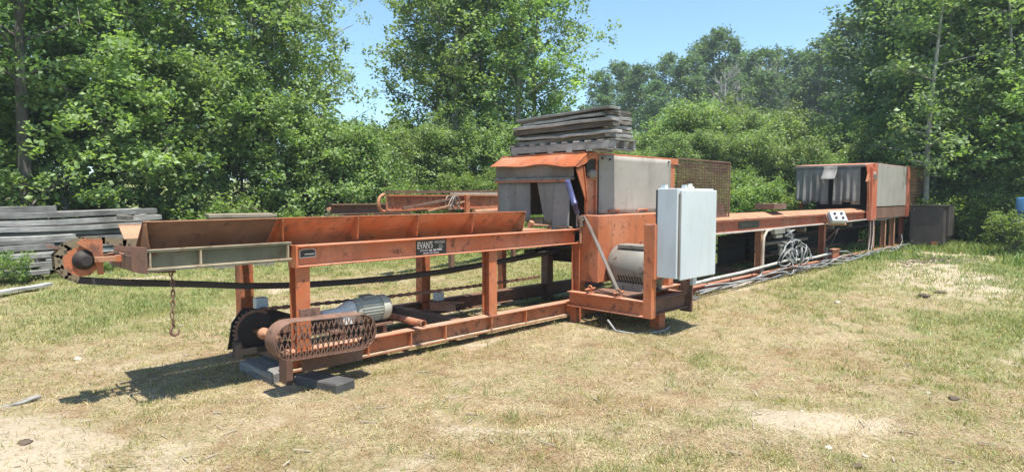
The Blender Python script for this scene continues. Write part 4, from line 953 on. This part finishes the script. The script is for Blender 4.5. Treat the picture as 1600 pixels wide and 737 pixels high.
for k, (px, D, zz, L, lab) in enumerate(((30, 16.1, 1.36, 1.3, 'short thick weathered offcut on the top left of the lumber stack'),)):
    c = at(px, 16.1); plank('plank', c.x, c.y, 1.31, 1.25, .25, .13, angL+.05, 0, 0, WOOD, lab, group=GL)
for k, (px, zz, L) in enumerate(((-10, .78, 2.6), (-25, .62, 2.1), (-12, .46, 2.3), (-40, .30, 2.6), (-45, .16, 2.2))):
    c = at(px, 14.9-.1*k); plank('plank', c.x, c.y, zz, L, .2, .085, angL+R(2-k), 0, 0, WOOD,
        f"{['topmost', 'second', 'third', 'fourth', 'bottom'][k]} short pale plank leaning out at the left front of the lumber stack", group='short planks in front of the lumber stack')
for k, px in enumerate((55, 195, 130)):
    c = at(px, 15.6+.45*k); 
    timber(c.x, c.y, [.36, 1.12, .2][k], .12, .5, .1, math.degrees(angL), ['spacer block low in the lumber stack', 'spacer block near the right top of the lumber stack', 'spacer block at the foot of the lumber stack'][k], WOODB, 'spacer_block', 'spacer', 'spacers in the lumber stack')
c0 = at(-30, 12.6); c1 = at(73, 13.4); c = (c0+c1)/2
plank('plank', c.x, c.y, .07, (c1-c0).length, .13, .05, math.atan2((c1-c0).y, (c1-c0).x), 0, 0, WOOD, 'loose bleached plank lying in the grass in front of the lumber stack')
c0 = at(-10, 6.2); c1 = at(17, 5.75); c = (c0+c1)/2
plank('plank', c.x, c.y, c.z+.01, .42, .05, .02, .5, 0, 0, WOOD, 'small pale stick at the left edge of the photo', 'stick')
# covered wooden crate behind the trough
p = thing('wooden_crate', 'grey plywood topped crate standing behind the rusty trough end', 'crate', at(376, 15.6))
o = root_origin(p); mb = MB().box(-.70, .70, -.5, .5, 1.13, 1.19); mb2 = MB().box(-.62, .62, -.44, .44, 0, 1.13)
rz = Matrix.Translation(o) @ Matrix.Rotation(-.25, 4, 'Z')
for q, nm, mt in ((mb, 'top', WOODT), (mb2, 'body', WOODB)): q.v = [tuple(rz @ Vector(v)) for v in q.v]; P(nm, q, mt, p)

# ------------------------------------------------------------------ rusty machinery behind
q1, q2 = at(708, 12.9), at(805, 15.0); dv = (q2-q1); dv.z = 0; dv.normalize(); nv = Vector((-dv.y, dv.x, 0))
if nv.dot(Vector((fx, fy, 0))) < 0: nv = -nv
rc = thing('rusty_conveyor', 'old rust brown conveyor frame with a rounded end standing behind the orange trough', 'conveyor', q1)
def L3(s_, n_, z): v = q1+dv*s_+nv*n_; return (v.x, v.y, z)
P('side_beam', MB().ibeam(L3(-2.0, 0, 1.46), L3(5.0, 0, 1.46), .30, .14, .03, .02), RUSTO, rc)
P('side_beam', MB().ibeam(L3(-2.0, 1.0, 1.50), L3(5.0, 1.0, 1.50), .28, .14, .03, .02), RUST, rc)
P('lower_beam', MB().ibeam(L3(0, .1, .50), L3(4.6, .1, .50), .08, .08), RUST, rc)
for s_ in (0, 2.5, 4.4): P('leg', MB().bar(L3(s_, .05, 0), L3(s_, .05, 1.3), .09, .09), RUST, rc)
P('deck_plank', MB().box(0, 1, 0, .01, 0, .01), RUST, rc)
bpy.data.objects.remove(rc.children[-1], do_unlink=True)
m = MB(); pts = [Vector(L3(-2.05+.0-.15*math.sin(t), -.0, 1.46-.15*math.cos(t)*-1)) for t in [math.pi*k/10 for k in range(11)]]
m.tube(pts, .03, 8); P('rounded_end', m, RUSTO, rc)
P('cap_beam', MB().bar(L3(-1.2, .6, 1.66), L3(5.0, .6, 1.72), .3, .05), RUST, rc)
P('board', MB().bar(L3(.4, .3, 1.62), L3(5, .3, 1.64), .12, .07), WOODT, rc)
m = MB()
for k in range(5): m.tube([L3(-.3+.05*k+.12*math.cos(t), -.12-.02*k, 1.45+.14*math.sin(t+k)) for t in [2*math.pi*q/12 for q in range(11)]], .013, 6)
P('hose_coil', m, STEEL, rc)
P('diagonal_bar', MB().bar(L3(-1.7, -.12, 1.36), L3(-.3, -.12, 1.52), .04, .04), RUST, rc); P('diagonal_bar', MB().bar(L3(-1.0, -.14, 1.30), L3(.2, -.14, 1.47), .03, .03), RUSTL, rc)
P('roller', MB().cyl(L3(.6, -.1, 1.24), L3(2.2, -.1, 1.26), .06, 12), RUSTL, rc); P('upright', MB().bar(L3(.35, -.1, 1.1), L3(.35, -.1, 1.62), .1, .1), RUSTO, rc, bevel=.01)
sb = thing('steel_beam', 'dark rusty channel beam lying level behind the trough, left of the old conveyor', 'steel beam', at(560, 15.8))
a_, b_ = at(516, 15.5), at(640, 16.2)
P('channel', MB().ibeam((a_.x, a_.y, 1.27), (b_.x, b_.y, 1.27), .24, .34, .02, .02), RUST, sb); P('trestle', MB().bar((a_.x*.7+b_.x*.3, a_.y*.7+b_.y*.3, 0), (a_.x*.7+b_.x*.3, a_.y*.7+b_.y*.3, 1.15), .12, .3), RUST, sb); P('trestle', MB().bar((a_.x*.2+b_.x*.8, a_.y*.2+b_.y*.8, 0), (a_.x*.2+b_.x*.8, a_.y*.2+b_.y*.8, 1.15), .12, .3), RUST, sb)
m = MB(); m.box(-.1, .1, -.1, .1, 0, .2); 
P('end_bolt', MB().cyl((a_.x-.1, a_.y-.1, 1.27), (a_.x, a_.y, 1.27), .05, 10), RUSTL, sb)
# lever / latch lying in the lower frame
lt = thing('broken_bracket', 'rusty bent bracket with white plastic clip lying in the lower frame', 'bracket', (4.75, 5.8, .25))
P('plate', MB().plate([(4.45, 5.75, .27), (4.72, 5.62, .24), (4.80, 5.72, .30), (4.55, 5.9, .33)], (0, 0, 1), .012), RUSTL, lt)
P('arm', MB().bar((4.65, 5.8, .33), (4.95, 5.75, .30), .06, .02), RUSTL, lt); P('clip', MB().box(4.62, 4.74, 5.85, 5.93, .34, .44), WHITEP, lt, bevel=.01)
P('support', MB().bar((4.36, 5.78, .27), (4.9, 5.78, .265), .05, .02), RUST, lt)
# blue drum
bl = thing('blue_drum', 'blue plastic drum among the bushes at the right edge', 'drum', at(1608, 21.5))
o = root_origin(bl); P('drum', MB().lathe(o+Vector((0, 0, .9)), (0, 0, 1), [(0, .27), (.03, .29), (.25, .29), (.27, .3), (.29, .29), (.6, .29), (.62, .27), (.64, .2)], 28), BLUEB, bl)
P('stand', MB().box(o.x-.3, o.x+.3, o.y-.3, o.y+.3, o.z, o.z+.9), WOODB, bl)
# loose hose loop under the platform
hs = MB().tube([(6.05, 4.4, .12), (6.0, 4.25, .02), (6.05, 4.05, .01), (6.25, 3.9, .012), (6.45, 3.86, .015), (6.62, 3.9, .03)], .012, 8).build('hose', CABLE, None, None, 0, origin=(6.2, 4, 0)); tag(hs, 'grey hose looping on the ground under the motor platform', 'hose')

# ------------------------------------------------------------------ stones and clods
def rock(px, D, r, mat, name, label, cat, group=None, flat=.5, n=(10, 7)):
    c = at(px, D); rr = random.Random(int(px*7+D*13)); vs = []; N, Mz = n
    for j in range(Mz+1):
        ph = math.pi*j/Mz
        for i in range(N):
            t = 2*math.pi*i/N; q = r*(.62+.6*rr.random()); vs.append((q*math.sin(ph)*math.cos(t), q*math.sin(ph)*math.sin(t)*.8, q*math.cos(ph)*flat))
    fs = [(j*N+i, j*N+(i+1) % N, (j+1)*N+(i+1) % N, (j+1)*N+i) for j in range(Mz) for i in range(N)]
    o = MB().add(vs, fs, True).build(name, mat, None, None, 0, origin=(0, 0, 0)); o.location = c+Vector((0, 0, r*.12)); o.rotation_euler = (0, 0, rr.random()*6); return tag(o, label, cat, group)
for a in ((112, 7.4, .05, 'flat pale stone in the grass left of the hanging hook'), (276, 8.6, .03, 'small pale stone behind the hanging hook'), (1263, 4.95, .02, 'small white stone in front right of the cabinet'),
          (1463, 6.05, .025, 'white stone chip in the dry grass at right'), (1306, 4.35, .028, 'bluish stone on the sandy patch at lower right'), (1365, 4.4, .022, 'tan stone beside the sandy patch at lower right'), (1313, 10.4, .06, 'flat white stone near the far conveyor foot')):
    rock(a[0], a[1], a[2], STONE, 'stone', a[3], 'stone', 'loose stones in the field')
for a in ((1450, 11.7, .12, 'dark clod on the bare soil right of the machine'), (1503, 5.9, .05, 'dark lump of soil in the grass at far right'), (1353, 4.2, .035, 'dark clod beside the sandy patch'), (1475, 12.4, .1, 'brown clod on the bare soil near the tank'), (20, 4.75, .05, 'dark root lump on the sand at lower left'), (1512, 9.8, .06, 'brown clod below the bare soil at right')):
    rock(a[0], a[1], a[2], CLOD, 'soil_clod', a[3], 'soil clod', 'clods of soil', .35)
r_ = random.Random(5); m = MB()
for k in range(170):
    c = at(r_.gauss(1460, 32), r_.gauss(18.2, 1.0), .01); a = r_.random()*6; L = r_.uniform(.04, .26); m.bar(c, c+Vector((L*math.cos(a), L*math.sin(a), r_.uniform(-.01, .05))), r_.uniform(.01, .04), r_.uniform(.01, .03))
o = m.build('wood_debris', WOODT, None, None, 0, origin=(0, 0, 0)); tag(o, 'broken wood and bark debris spread before the black tank', 'debris', kind='stuff')
m = MB()
for k in range(420):
    c = at(r_.uniform(-50, 1650), 2.6*(20/2.6)**r_.random(), .008); a = r_.random()*6; L = r_.uniform(.02, .12); m.bar(c, c+Vector((L*math.cos(a), L*math.sin(a), r_.uniform(-.005, .02))), r_.uniform(.003, .010), r_.uniform(.003, .008))
o = m.build('wood_chips', WOODT, None, None, 0, origin=(0, 0, 0)); tag(o, 'scattered twigs and wood chips on the ground', 'wood chips', kind='stuff')
m = MB()
for k in range(160):
    c = at(r_.uniform(340, 620), r_.uniform(18.6, 20.5), r_.uniform(.1, 1.1)); a = Vector((r_.gauss(0, 1), r_.gauss(0, 1), r_.gauss(0, .5))).normalized(); L = r_.uniform(.5, 1.7)
    m.tube([c, c+a*L*.5+Vector((0, 0, .08)), c+a*L], r_.uniform(.012, .035), 5, .006)
o = m.build('brush_pile', BARK, None, None, 0, origin=(0, 0, 0)); tag(o, 'tangled pile of dead grey branches under the trees behind the trough', 'brush pile', kind='stuff')
m = MB(); 
for k in range(60):
    c = at(r_.uniform(40, 125), r_.uniform(18.2, 19.6), r_.uniform(.0, 1.9)); a = Vector((r_.gauss(0, 1), r_.gauss(0, 1), r_.gauss(0, .8))).normalized(); L = r_.uniform(.3, 1.3)
    m.tube([c, c+a*L*.5+Vector((0, .1, .1)), c+a*L], r_.uniform(.02, .06), 6, .01)
o = m.build('uprooted_roots', BARK, None, None, 0, origin=(0, 0, 0)); tag(o, 'tangle of dark uprooted roots beside the left tree trunk', 'roots', kind='stuff')
c = at(-8, 24)
o = MB().box(-1.6, .9, -.6, .6, 0, 3.1).build('lumber_bundle', WOODT, None, None, 0, origin=(0, 0, 0)); o.location = c; o.rotation_euler = (0, 0, -.35); tag(o, 'pale tan bundle of sawn lumber glimpsed behind the leftmost trees', 'lumber')

# ------------------------------------------------------------------ vegetation
def leaves(P0, n_per, spread, size, tintA, tintB, rr, droop=0.0, aspect=.62, tuft=None):
    """leaf quads (folded diamonds) scattered about points P0 (k,3)"""
    k = len(P0); n = k*n_per; C = np.repeat(P0, n_per, 0)+rr.normal(0, 1, (n, 3))*spread
    d = rr.normal(0, 1, (n, 3)); d[:, 2] = d[:, 2]*.6-droop; d /= np.linalg.norm(d, axis=1)[:, None]
    q = rr.normal(0, 1, (n, 3)); q[:, 2] = q[:, 2]*.6+1.25
    s_ = np.cross(d, q); s_ /= np.linalg.norm(s_, axis=1)[:, None]+1e-9
    nn = np.cross(s_, d)
    L = size*(.5+1.0*rr.random(n))[:, None]; W2 = L*aspect/2
    V = np.stack([C-d*L/2, C+s_*W2+nn*L*.10, C+d*L/2, C-s_*W2+nn*L*.10], 1).reshape(-1, 3)
    F = np.arange(n*4).reshape(n, 4)
    cl = np.repeat(rr.random(k), n_per)[:, None]; a = np.clip(cl*.65+.45*rr.random((n, 1))-.05, 0, 1)
    T = np.array(tintA)*(1-a)+np.array(tintB)*a; T = T*(.8+.4*rr.random((n, 1)))
    return V, F, np.repeat(T, 4, 0)

def poly_tube(pts, r0, r1, n=6):
    m = MB(); m.tube(pts, r0, n, r1, cap=False); return m

class TreeKind:
    def __init__(s, seed, H, R0, base, trunk_r, nb, leaf, tA, tB, per=9, spread=.22, prof='round', bark=BARK, multi=1, up=.5, nn=0, leafmat=LEAF, droop=.1, aspect=.62, tipn=5, gap=0.):
        rr = np.random.default_rng(seed); pr = random.Random(seed); m = MB(); tips = []
        for q in range(multi):
            off = Vector((pr.uniform(-.5, .5), pr.uniform(-.5, .5), 0))*(0 if multi == 1 else 1); lean = Vector((pr.uniform(-.035, .035), pr.uniform(-.035, .035), 1))
            if multi > 1: lean = Vector((off.x*.45, off.y*.45, 1))
            pts = []; hh = H*(1 if q == 0 else pr.uniform(.7, .95))
            for i in range(9):
                t = i/8; pts.append(off+Vector((lean.x*hh*t+.12*math.sin(t*5+q+seed), lean.y*hh*t+.12*math.cos(t*4+seed), hh*t)))
            m.tube(pts, trunk_r, 7, .012, cap=False)
            for b in range(nb):
                t = base+(1-base)*((b+pr.random())/nb)
                if prof == 'round': rad = R0*math.sqrt(max(0.02, 1-((t-base)/(1-base)*1.6-.65)**2/1.02))*(.75+.45*pr.random())
                elif prof == 'cone': rad = R0*(1.01-(t-base)/(1-base))**.95*(.55+.6*pr.random())+.03
                else: rad = R0*(.85+.3*pr.random())*(1-.45*max(0, t-.6)/.4)
                if gap and pr.random() < gap: continue
                i = min(7, int(t*8)); f = t*8-i; p0 = pts[i]*(1-f)+pts[i+1]*f; az = b*2.4+pr.uniform(-.5, .5)
                dirv = Vector((math.cos(az), math.sin(az), 0)); rise = up*rad*pr.uniform(.5, 1.3)
                if prof == 'cone': rise = -.16*rad
                p1 = p0+dirv*rad*.5+Vector((0, 0, rise*.6)); p2 = p0+dirv*rad+Vector((0, 0, rise*(1.0 if prof != 'cone' else .8)))
                m.tube([p0, p1, p2], max(.012, trunk_r*.32*(1-t*.6)), 5, .006, cap=False)
                tn_ = tipn if prof != 'cone' else max(1, int(tipn*rad/R0*1.6))
                for j in range(tn_):
                    u_ = .30+.75*(j+pr.random())/tn_ if prof != 'cone' else .15+.9*(j+pr.random())/tn_
                    base_p = p0+(p1-p0)*min(1, u_*2) if u_ < .5 else p1+(p2-p1)*(u_-.5)*2
                    side = Vector((pr.gauss(0, 1), pr.gauss(0, 1), pr.gauss(0, .7)))*(rad*.20 if prof != 'cone' else rad*.13)
                    tips.append(base_p+side)
                    if prof != 'cone' and pr.random() < .5: m.tube([base_p, base_p+side], .012, 4, .004, cap=False)
        s.trunk = m; P0 = np.array([tuple(t_) for t_ in tips]); 
        V, F, T = leaves(P0, per, np.array([spread, spread, spread*.75]), leaf, tA, tB, rr, droop, aspect)
        s.crown = npmesh('crown', V, F, leafmat, T, 'mesh'); s.bark = bark; s.tm = None
        s.n = len(F)
    def place(s, name, label, cat, loc, sc, rz, group, crown_name='crown', sz=None):
        r = thing(name, label, cat, loc, group); r.rotation_euler = (0, 0, rz); r.scale = (sc, sc, sz if sz else sc)
        if s.tm is None:
            o = s.trunk.build('trunk', s.bark, None, None, 0, origin=(0, 0, 0)); s.tm = o.data; o.parent = r
        else:
            o = bpy.data.objects.new('trunk', s.tm); COL.objects.link(o); o.parent = r
        c = bpy.data.objects.new(crown_name, s.crown); COL.objects.link(c); c.parent = r
        return r

gA, gB = (0.11, 0.18, 0.06), (0.36, 0.47, 0.20)
BARKA = woodmat('aspen_bark', (0.20, 0.185, 0.15), (0.33, 0.31, 0.26), (0.05, 0.045, 0.04), 'Z')
ASP = [TreeKind(21+i, 11, 2.3, .17, .13, 44, .125, gA, gB, per=46, spread=.165, tipn=9, up=.55, bark=BARKA, gap=.1) for i in range(4)]
MAP = [TreeKind(31+i, 6.0, 2.0, .22, .07, 32, .150, (0.12, 0.20, 0.065), (0.37, 0.48, 0.19), per=40, spread=.155, tipn=8, up=.3, gap=.08) for i in range(3)]
ALD = [TreeKind(41+i, 3.2, 1.2, .05, .04, 20, .095, (0.13, 0.20, 0.075), (0.34, 0.43, 0.18), per=34, spread=.125, tipn=8, multi=4, prof='col', up=.9, gap=.1) for i in range(3)]
BSH = [TreeKind(51+i, 1.15, .6, .03, .018, 12, .075, (0.10, 0.175, 0.045), (0.28, 0.35, 0.10), per=26, spread=.085, tipn=6, multi=3, prof='col', up=1.1) for i in range(3)]
DRK = [TreeKind(61+i, 15, 3.0, .08, .17, 60, .19, (0.05, 0.09, 0.042), (0.20, 0.28, 0.13), per=38, spread=.24, tipn=8, up=.15, gap=.1) for i in range(3)]
BIR = [TreeKind(71, 10.5, 1.6, .12, .085, 44, .15, (0.10, 0.165, 0.055), (0.30, 0.39, 0.18), per=26, spread=.18, tipn=7, bark=BARKP, up=.3, gap=.1)]
BR2 = [TreeKind(75, 10.5, 1.7, .20, .11, 36, .14, (0.10, 0.165, 0.055), (0.34, 0.43, 0.20), per=28, spread=.18, tipn=8, bark=BARKP, up=.3, gap=.1)]
TLT = [TreeKind(29, 11, 2.4, .36, .19, 30, .125, gA, gB, per=46, spread=.165, tipn=9, up=.5, bark=BARK, gap=.1)]
SPR = [TreeKind(81+i, 15, 2.9, .08, .15, 95, .24, (0.06, 0.115, 0.065), (0.14, 0.22, 0.12), per=11, spread=.13, tipn=9, prof='cone', leafmat=NEEDLE, aspect=.28, droop=.3) for i in range(2)]
FAR = [TreeKind(91+i, 15, 2.6, .10, .16, 48, .32, (0.065, 0.12, 0.065), (0.19, 0.27, 0.135), per=26, spread=.32, tipn=7, up=.45, gap=.1) for i in range(4)]
SAP = [TreeKind(101, 2.6, .55, .10, .03, 26, .16, (0.08, 0.14, 0.035), (0.13, 0.2, 0.05), per=18, spread=.07, tipn=5, prof='cone', leafmat=NEEDLE, aspect=.12, droop=-.6)]

cnt = {}
side = lambda px: 'far left' if px < 150 else 'left' if px < 400 else 'left centre' if px < 620 else 'centre' if px < 900 else 'right centre' if px < 1150 else 'right' if px < 1400 else 'far right'
ORD = ['', 'second ', 'third ', 'fourth ', 'fifth ', 'sixth ', 'seventh ', 'eighth ', 'ninth ', 'tenth ', 'eleventh ', 'twelfth ', 'thirteenth ', 'fourteenth ', 'fifteenth ']
def put(kinds, px, D, sc, name, desc, cat, group, cn='crown', sz=None, dz=0):
    key = (desc, ); i = cnt.get(key, 0); cnt[key] = i+1
    k = kinds[i % len(kinds)]
    lst.setdefault((name, desc, cat, group), []).append((px, D))
    r = k.place(name, '', cat, at(px, D, -.05+dz), sc, rnd.random()*6.28, group, cn, sz); r['_px'] = float(px); roots.append((r, desc, px, D)); return r
lst = {}; roots = []
# left belt of aspens
for px, D, sc in ((-120, 21.5, 1.0), (-40, 23.5, 1.1), (65, 22.0, .98), (115, 22.5, 1.05), (175, 21.0, 1.0), (240, 23.5, 1.1), (300, 21.2, .95), (355, 22.8, 1.02), (400, 21.0, .92), (440, 22.4, .92), (470, 25.0, .9), (-80, 27, 1.1), (140, 27, 1.1), (350, 28, 1.05)):
    put(ASP, px, D, sc, 'aspen_tree', 'tall green aspen', 'tree', 'aspens along the left edge of the yard')
for px, D, sc in ((-80, 18.9, .85), (-5, 21.6, .8), (155, 19.2, .8), (215, 19.2, .9), (290, 19.5, .85), (372, 20.3, .85), (455, 20.4, .72), (525, 21.4, .62), (575, 22.5, .58), (628, 23, .6)):
    put(MAP, px, D, sc, 'maple_tree', 'young bright green broadleaf tree', 'tree', 'young broadleaf trees at the wood edge')
for px, D, sc in ((688, 24.5, .95), (722, 23.2, 1.05), (758, 24.8, 1.12), (800, 23.0, 1.0), (838, 24.6, .92), (740, 28, 1.1)):
    put(ASP, px, D, sc, 'aspen_tree', 'tall dense aspen', 'tree', 'aspens in the central clump')
for px, D, sc in ((560, 26, .95), (590, 29, .75), (525, 24.5, .9), (610, 24.5, .75), (645, 22, .65), (690, 21.8, .6), (740, 21.5, .62), (790, 21.6, .6), (840, 22.2, .6), (878, 24, .6), (915, 27, .68), (490, 20.8, .75), (540, 20.4, .75), (600, 21, .7)):
    put(ALD, px, D, sc*1.3, 'alder_shrub', 'tall leafy alder shrub', 'shrub', 'alder shrubs at the wood edge')
put(TLT, 42, 18.6, .98, 'aspen_tree', 'thick trunked tree with roots bared, behind the left end of the lumber stack', 'tree', None)
put(BR2, 1452, 23.6, .95, 'birch_tree', 'slender white barked birch with sparse crown just above the black tank', 'tree', None)
# middle distance thicket
for px, D, sc in ((905, 35, .9), (945, 32, .85), (985, 33, .95), (1025, 30, .90), (1070, 31, 1.12), (1115, 29.5, 1.12), (1160, 31, 1.18), (1205, 29.5, 1.05), (1245, 31, 1.15), (1285, 30, 1.15), (1325, 30, 1.25), (1000, 27, .6), (1050, 26.5, .65), (1095, 26, .7), (1140, 26, .72), (1180, 26.5, .8), (1225, 26, .75), (1290, 26, .9), (1345, 26.5, 1.0), (950, 27, .62), (1380, 27.5, 1.15)):
    put(ALD, px, D, sc*1.0, 'alder_shrub', 'olive green thicket shrub', 'shrub', 'thicket shrubs behind the wire cage')
put(SAP, 1250, 23.3, 1.0, 'pine_sapling', 'slim upright pine sapling standing left of the distant saw housing', 'sapling', None)
# far wood
for px, D, sc in ((938, 66, .68), (965, 72, .80), (1000, 68, .76), (1035, 74, .86), (1065, 66, .78), (1095, 76, .95), (1122, 70, .98), (1150, 78, .95), (1175, 66, .80), (1205, 76, .88), (1235, 72, .86), (1262, 78, .92), (1290, 66, .90), (1315, 60, .95), (980, 82, .86), (1140, 62, .66), (1080, 60, .62), (1020, 60, .6), (1190, 60, .66), (1250, 62, .70), (945, 60, .52), (1345, 70, 1.1), (885, 70, .50), (908, 64, .48)):
    put(FAR, px, D, sc*1.0, 'hill_tree', 'hazy green tree on the far hill', 'tree', 'trees on the far hillside')
for px, D, sc in ((1210, 70, .95), (1234, 66, .88), (1254, 68, .93), (1278, 60, .93), (1180, 72, .93)):
    put(SPR, px, D, sc, 'spruce_tree', 'pointed dark spruce on the far hill', 'tree', 'spruces on the far hillside', sz=sc*.95)
# dead trees on the hill
def dead(px, D, H, label):
    r = thing('dead_tree', label, 'dead tree', at(px, D)); pr = random.Random(px); m = MB(); o = root_origin(r)
    m.tube([o, o+Vector((.2, 0, H*.5)), o+Vector((0, .2, H))], .16, 6, .03); P('trunk', m, BARKP, r); m = MB()
    for b in range(46):
        t = pr.uniform(.35, .98); a = pr.random()*6.28; Lb = H*.22*(1.1-t)+.6; p = o+Vector((.15, .05, H*t)); q = p+Vector((math.cos(a)*Lb, math.sin(a)*Lb, Lb*.9)); m.tube([p, (p+q)/2, q], .05, 4, .015, cap=False)
        for c in range(3):
            s_ = p+(q-p)*pr.uniform(.4, .9); m.tube([s_, s_+Vector((pr.gauss(0, .4), pr.gauss(0, .4), .7))], .03, 4, .012, cap=False)
    P('branches', m, BARKP, r)
dead(1131, 58, 9.5, 'bare pale dead tree on the far hill, right of centre'); dead(1194, 60, 10.0, 'bare grey dead tree on the far hill, nearer the spruces')
# right hand dark wood
for px, D, sc in ((1450, 31, .98), (1480, 30, 1.0), (1485, 31, 1.05), (1535, 29, 1.0), (1590, 29.5, 1.0), (1650, 27, 1.0), (1560, 33, 1.15), (1490, 35, 1.2), (1455, 37, 1.0)):
    put(DRK, px, D, sc, 'maple_tree', 'tall dark green broadleaf tree', 'tree', 'dark trees at the right edge')
for px, D, sc in ((1312, 40, .60), (1338, 42, .72), (1368, 40, .86)):
    put(SPR, px, D, sc, 'spruce_tree', 'tall spruce beside the dark wood at right', 'tree', 'spruces by the right hand wood')
for px, D, sc in ((1425, 26.5, .92), (1458, 25.5, .96), (1392, 28.5, .78), (1585, 25, 1.0)):
    put(BIR, px, D, sc, 'birch_tree', 'pale stemmed birch with open crown', 'tree', 'birches at the right')
for px, D, sc in ((1500, 25.5, .80), (1545, 24.8, .72), (1440, 27, .62), (1600, 24.8, .9), (1375, 28, .7), (1650, 24, .9)):
    put(MAP, px, D, sc, 'maple_tree', 'sunlit young maple before the dark wood', 'tree', 'young maples at the right')
for px, D, sc in ((1400, 27, .7), (1450, 26.5, .62), (1490, 26, .6), (1530, 24.5, .55), (1570, 24.3, .65), (1610, 24, .7), (1350, 28, .7), (1300, 27, .7), (1515, 27, .8), (1475, 28, .8)):
    put(ALD, px, D, sc, 'alder_shrub', 'shady understory shrub', 'shrub', 'understory shrubs at the right')
# low bushes
for px, D, sc in [(r_.uniform(-60, 640), r_.uniform(18.6, 20.5), r_.uniform(.6, 1.1)) for _ in range(16)]+[(r_.uniform(640, 1240), r_.uniform(19, 24), r_.uniform(.5, .95)) for _ in range(40)]+[(r_.uniform(1400, 1660), r_.uniform(23.2, 25), r_.uniform(.6, 1.1)) for _ in range(22)]+[(-6, 14.6, .42), (45, 15.2, .25), (330, 18.6, .8), (440, 18.4, .8), (480, 18.6, .7), (300, 18.8, .7), (1592, 21, .8), (5, 18.6, 1.1), (112, 15.6, .2), (160, 15.7, .18)]:
    put(BSH, px, D, sc, 'bush', 'low light green bush', 'bush', 'low bushes fringing the yard', 'foliage')
# labels from neighbourhood
ONES = ['', 'first', 'second', 'third', 'fourth', 'fifth', 'sixth', 'seventh', 'eighth', 'ninth', 'tenth', 'eleventh', 'twelfth', 'thirteenth', 'fourteenth', 'fifteenth', 'sixteenth', 'seventeenth', 'eighteenth', 'nineteenth', 'twentieth']
def refp(px):
    for lim, t in ((0, 'beyond the left picture edge'), (270, 'behind the grey lumber stack'), (440, 'behind the crate'), (620, 'behind the orange trough'), (770, 'behind the rusty conveyor'), (985, 'behind the roof planks'), (1130, 'behind the wire cage'), (1235, 'behind the far conveyor'), (1430, 'behind the distant housing'), (1500, 'behind the black tank')):
        if px < lim: return t
    return 'at the right edge'
by = {}
for r, desc, px, D in roots: by.setdefault((desc, refp(px)), []).append((px, D, r))
tot = {}
for r, desc, px, D in roots: tot[desc] = tot.get(desc, 0)+1
for (desc, ref), L in by.items():
    L.sort(key=lambda t: t[0]); N = len(L)
    for i, (px, D, r) in enumerate(L):
        del r['_px']
        if tot[desc] == 1: r['label'] = desc; continue
        r['label'] = f'{desc} {ref}' + ('' if N == 1 else ', leftmost there' if i == 0 else ', rightmost there' if i == N-1 else f', {ONES[i+1]} from left there')
# weeds: ground cover on the bank and field edge
def weeds():
    n = 52000; px = rng.uniform(-150, 1750, n); D = 14.5+rng.random(n)**1.0*12
    a = np.arctan((px-800)/980.0); th = YAW-a; x = D*np.cos(th); y = D*np.sin(th)
    den = vnoise(x, y, .5, 41)*.6+vnoise(x, y, 1.6, 42)*.4
    onbank = sstep(560, 680, px)*(1-sstep(1200, 1300, px)); fringe = sstep(17.2, 18.5, D)
    keep = rng.random(n) < (onbank*sstep(15.5, 17.5, D)*.95+fringe*.5)*sstep(.25, .5, den)
    x, y, D, px, onb = x[keep], y[keep], D[keep], px[keep], onbank[keep]; k = 6; n = len(x)
    h0 = np.repeat((.15+.45*rng.random(n))*(.5+.6*onb), k); x = np.repeat(x, k)+rng.normal(0, .06, n*k); y = np.repeat(y, k)+rng.normal(0, .06, n*k); D = np.repeat(D, k); n *= k
    L = h0*(.5+.7*rng.random(n)); W_ = .012+.018*rng.random(n); lean = .1+.6*rng.random(n)
    yel = np.repeat(rng.random(n//k), k)[:, None]**1.5
    t = (np.array([.12, .21, .04])*(1-yel)+np.array([.30, .33, .09])*yel)*(.7+.6*rng.random((n, 1)))
    V, F, T = blade_mesh(x, y, D, L, W_, lean, t)
    o = npmesh('weeds', V, F, BLADE, T); tag(o, 'tall yellow green weeds and grass along the bank and wood edge', 'weeds', kind='stuff')
weeds()

# ------------------------------------------------------------------ air
def haze():
    mb = MB().box(-220, 260, -220, 260, -1.5, 32)
    m = bpy.data.materials.new('thin_haze'); m.use_nodes = True; nt = m.node_tree
    nt.nodes.remove(nt.nodes['Principled BSDF']); v = nt.nodes.new('ShaderNodeVolumePrincipled')
    v.inputs['Color'].default_value = (0.86, 0.92, 1.0, 1); v.inputs['Density'].default_value = 0.0011; v.inputs['Anisotropy'].default_value = 0.25
    nt.links.new(v.outputs[0], nt.nodes['Material Output'].inputs['Volume'])
    o = mb.build('haze', m, None, None, 0, origin=(0, 0, 0)); tag(o, 'thin summer haze between the yard and the far hill', 'haze', kind='stuff')
haze()
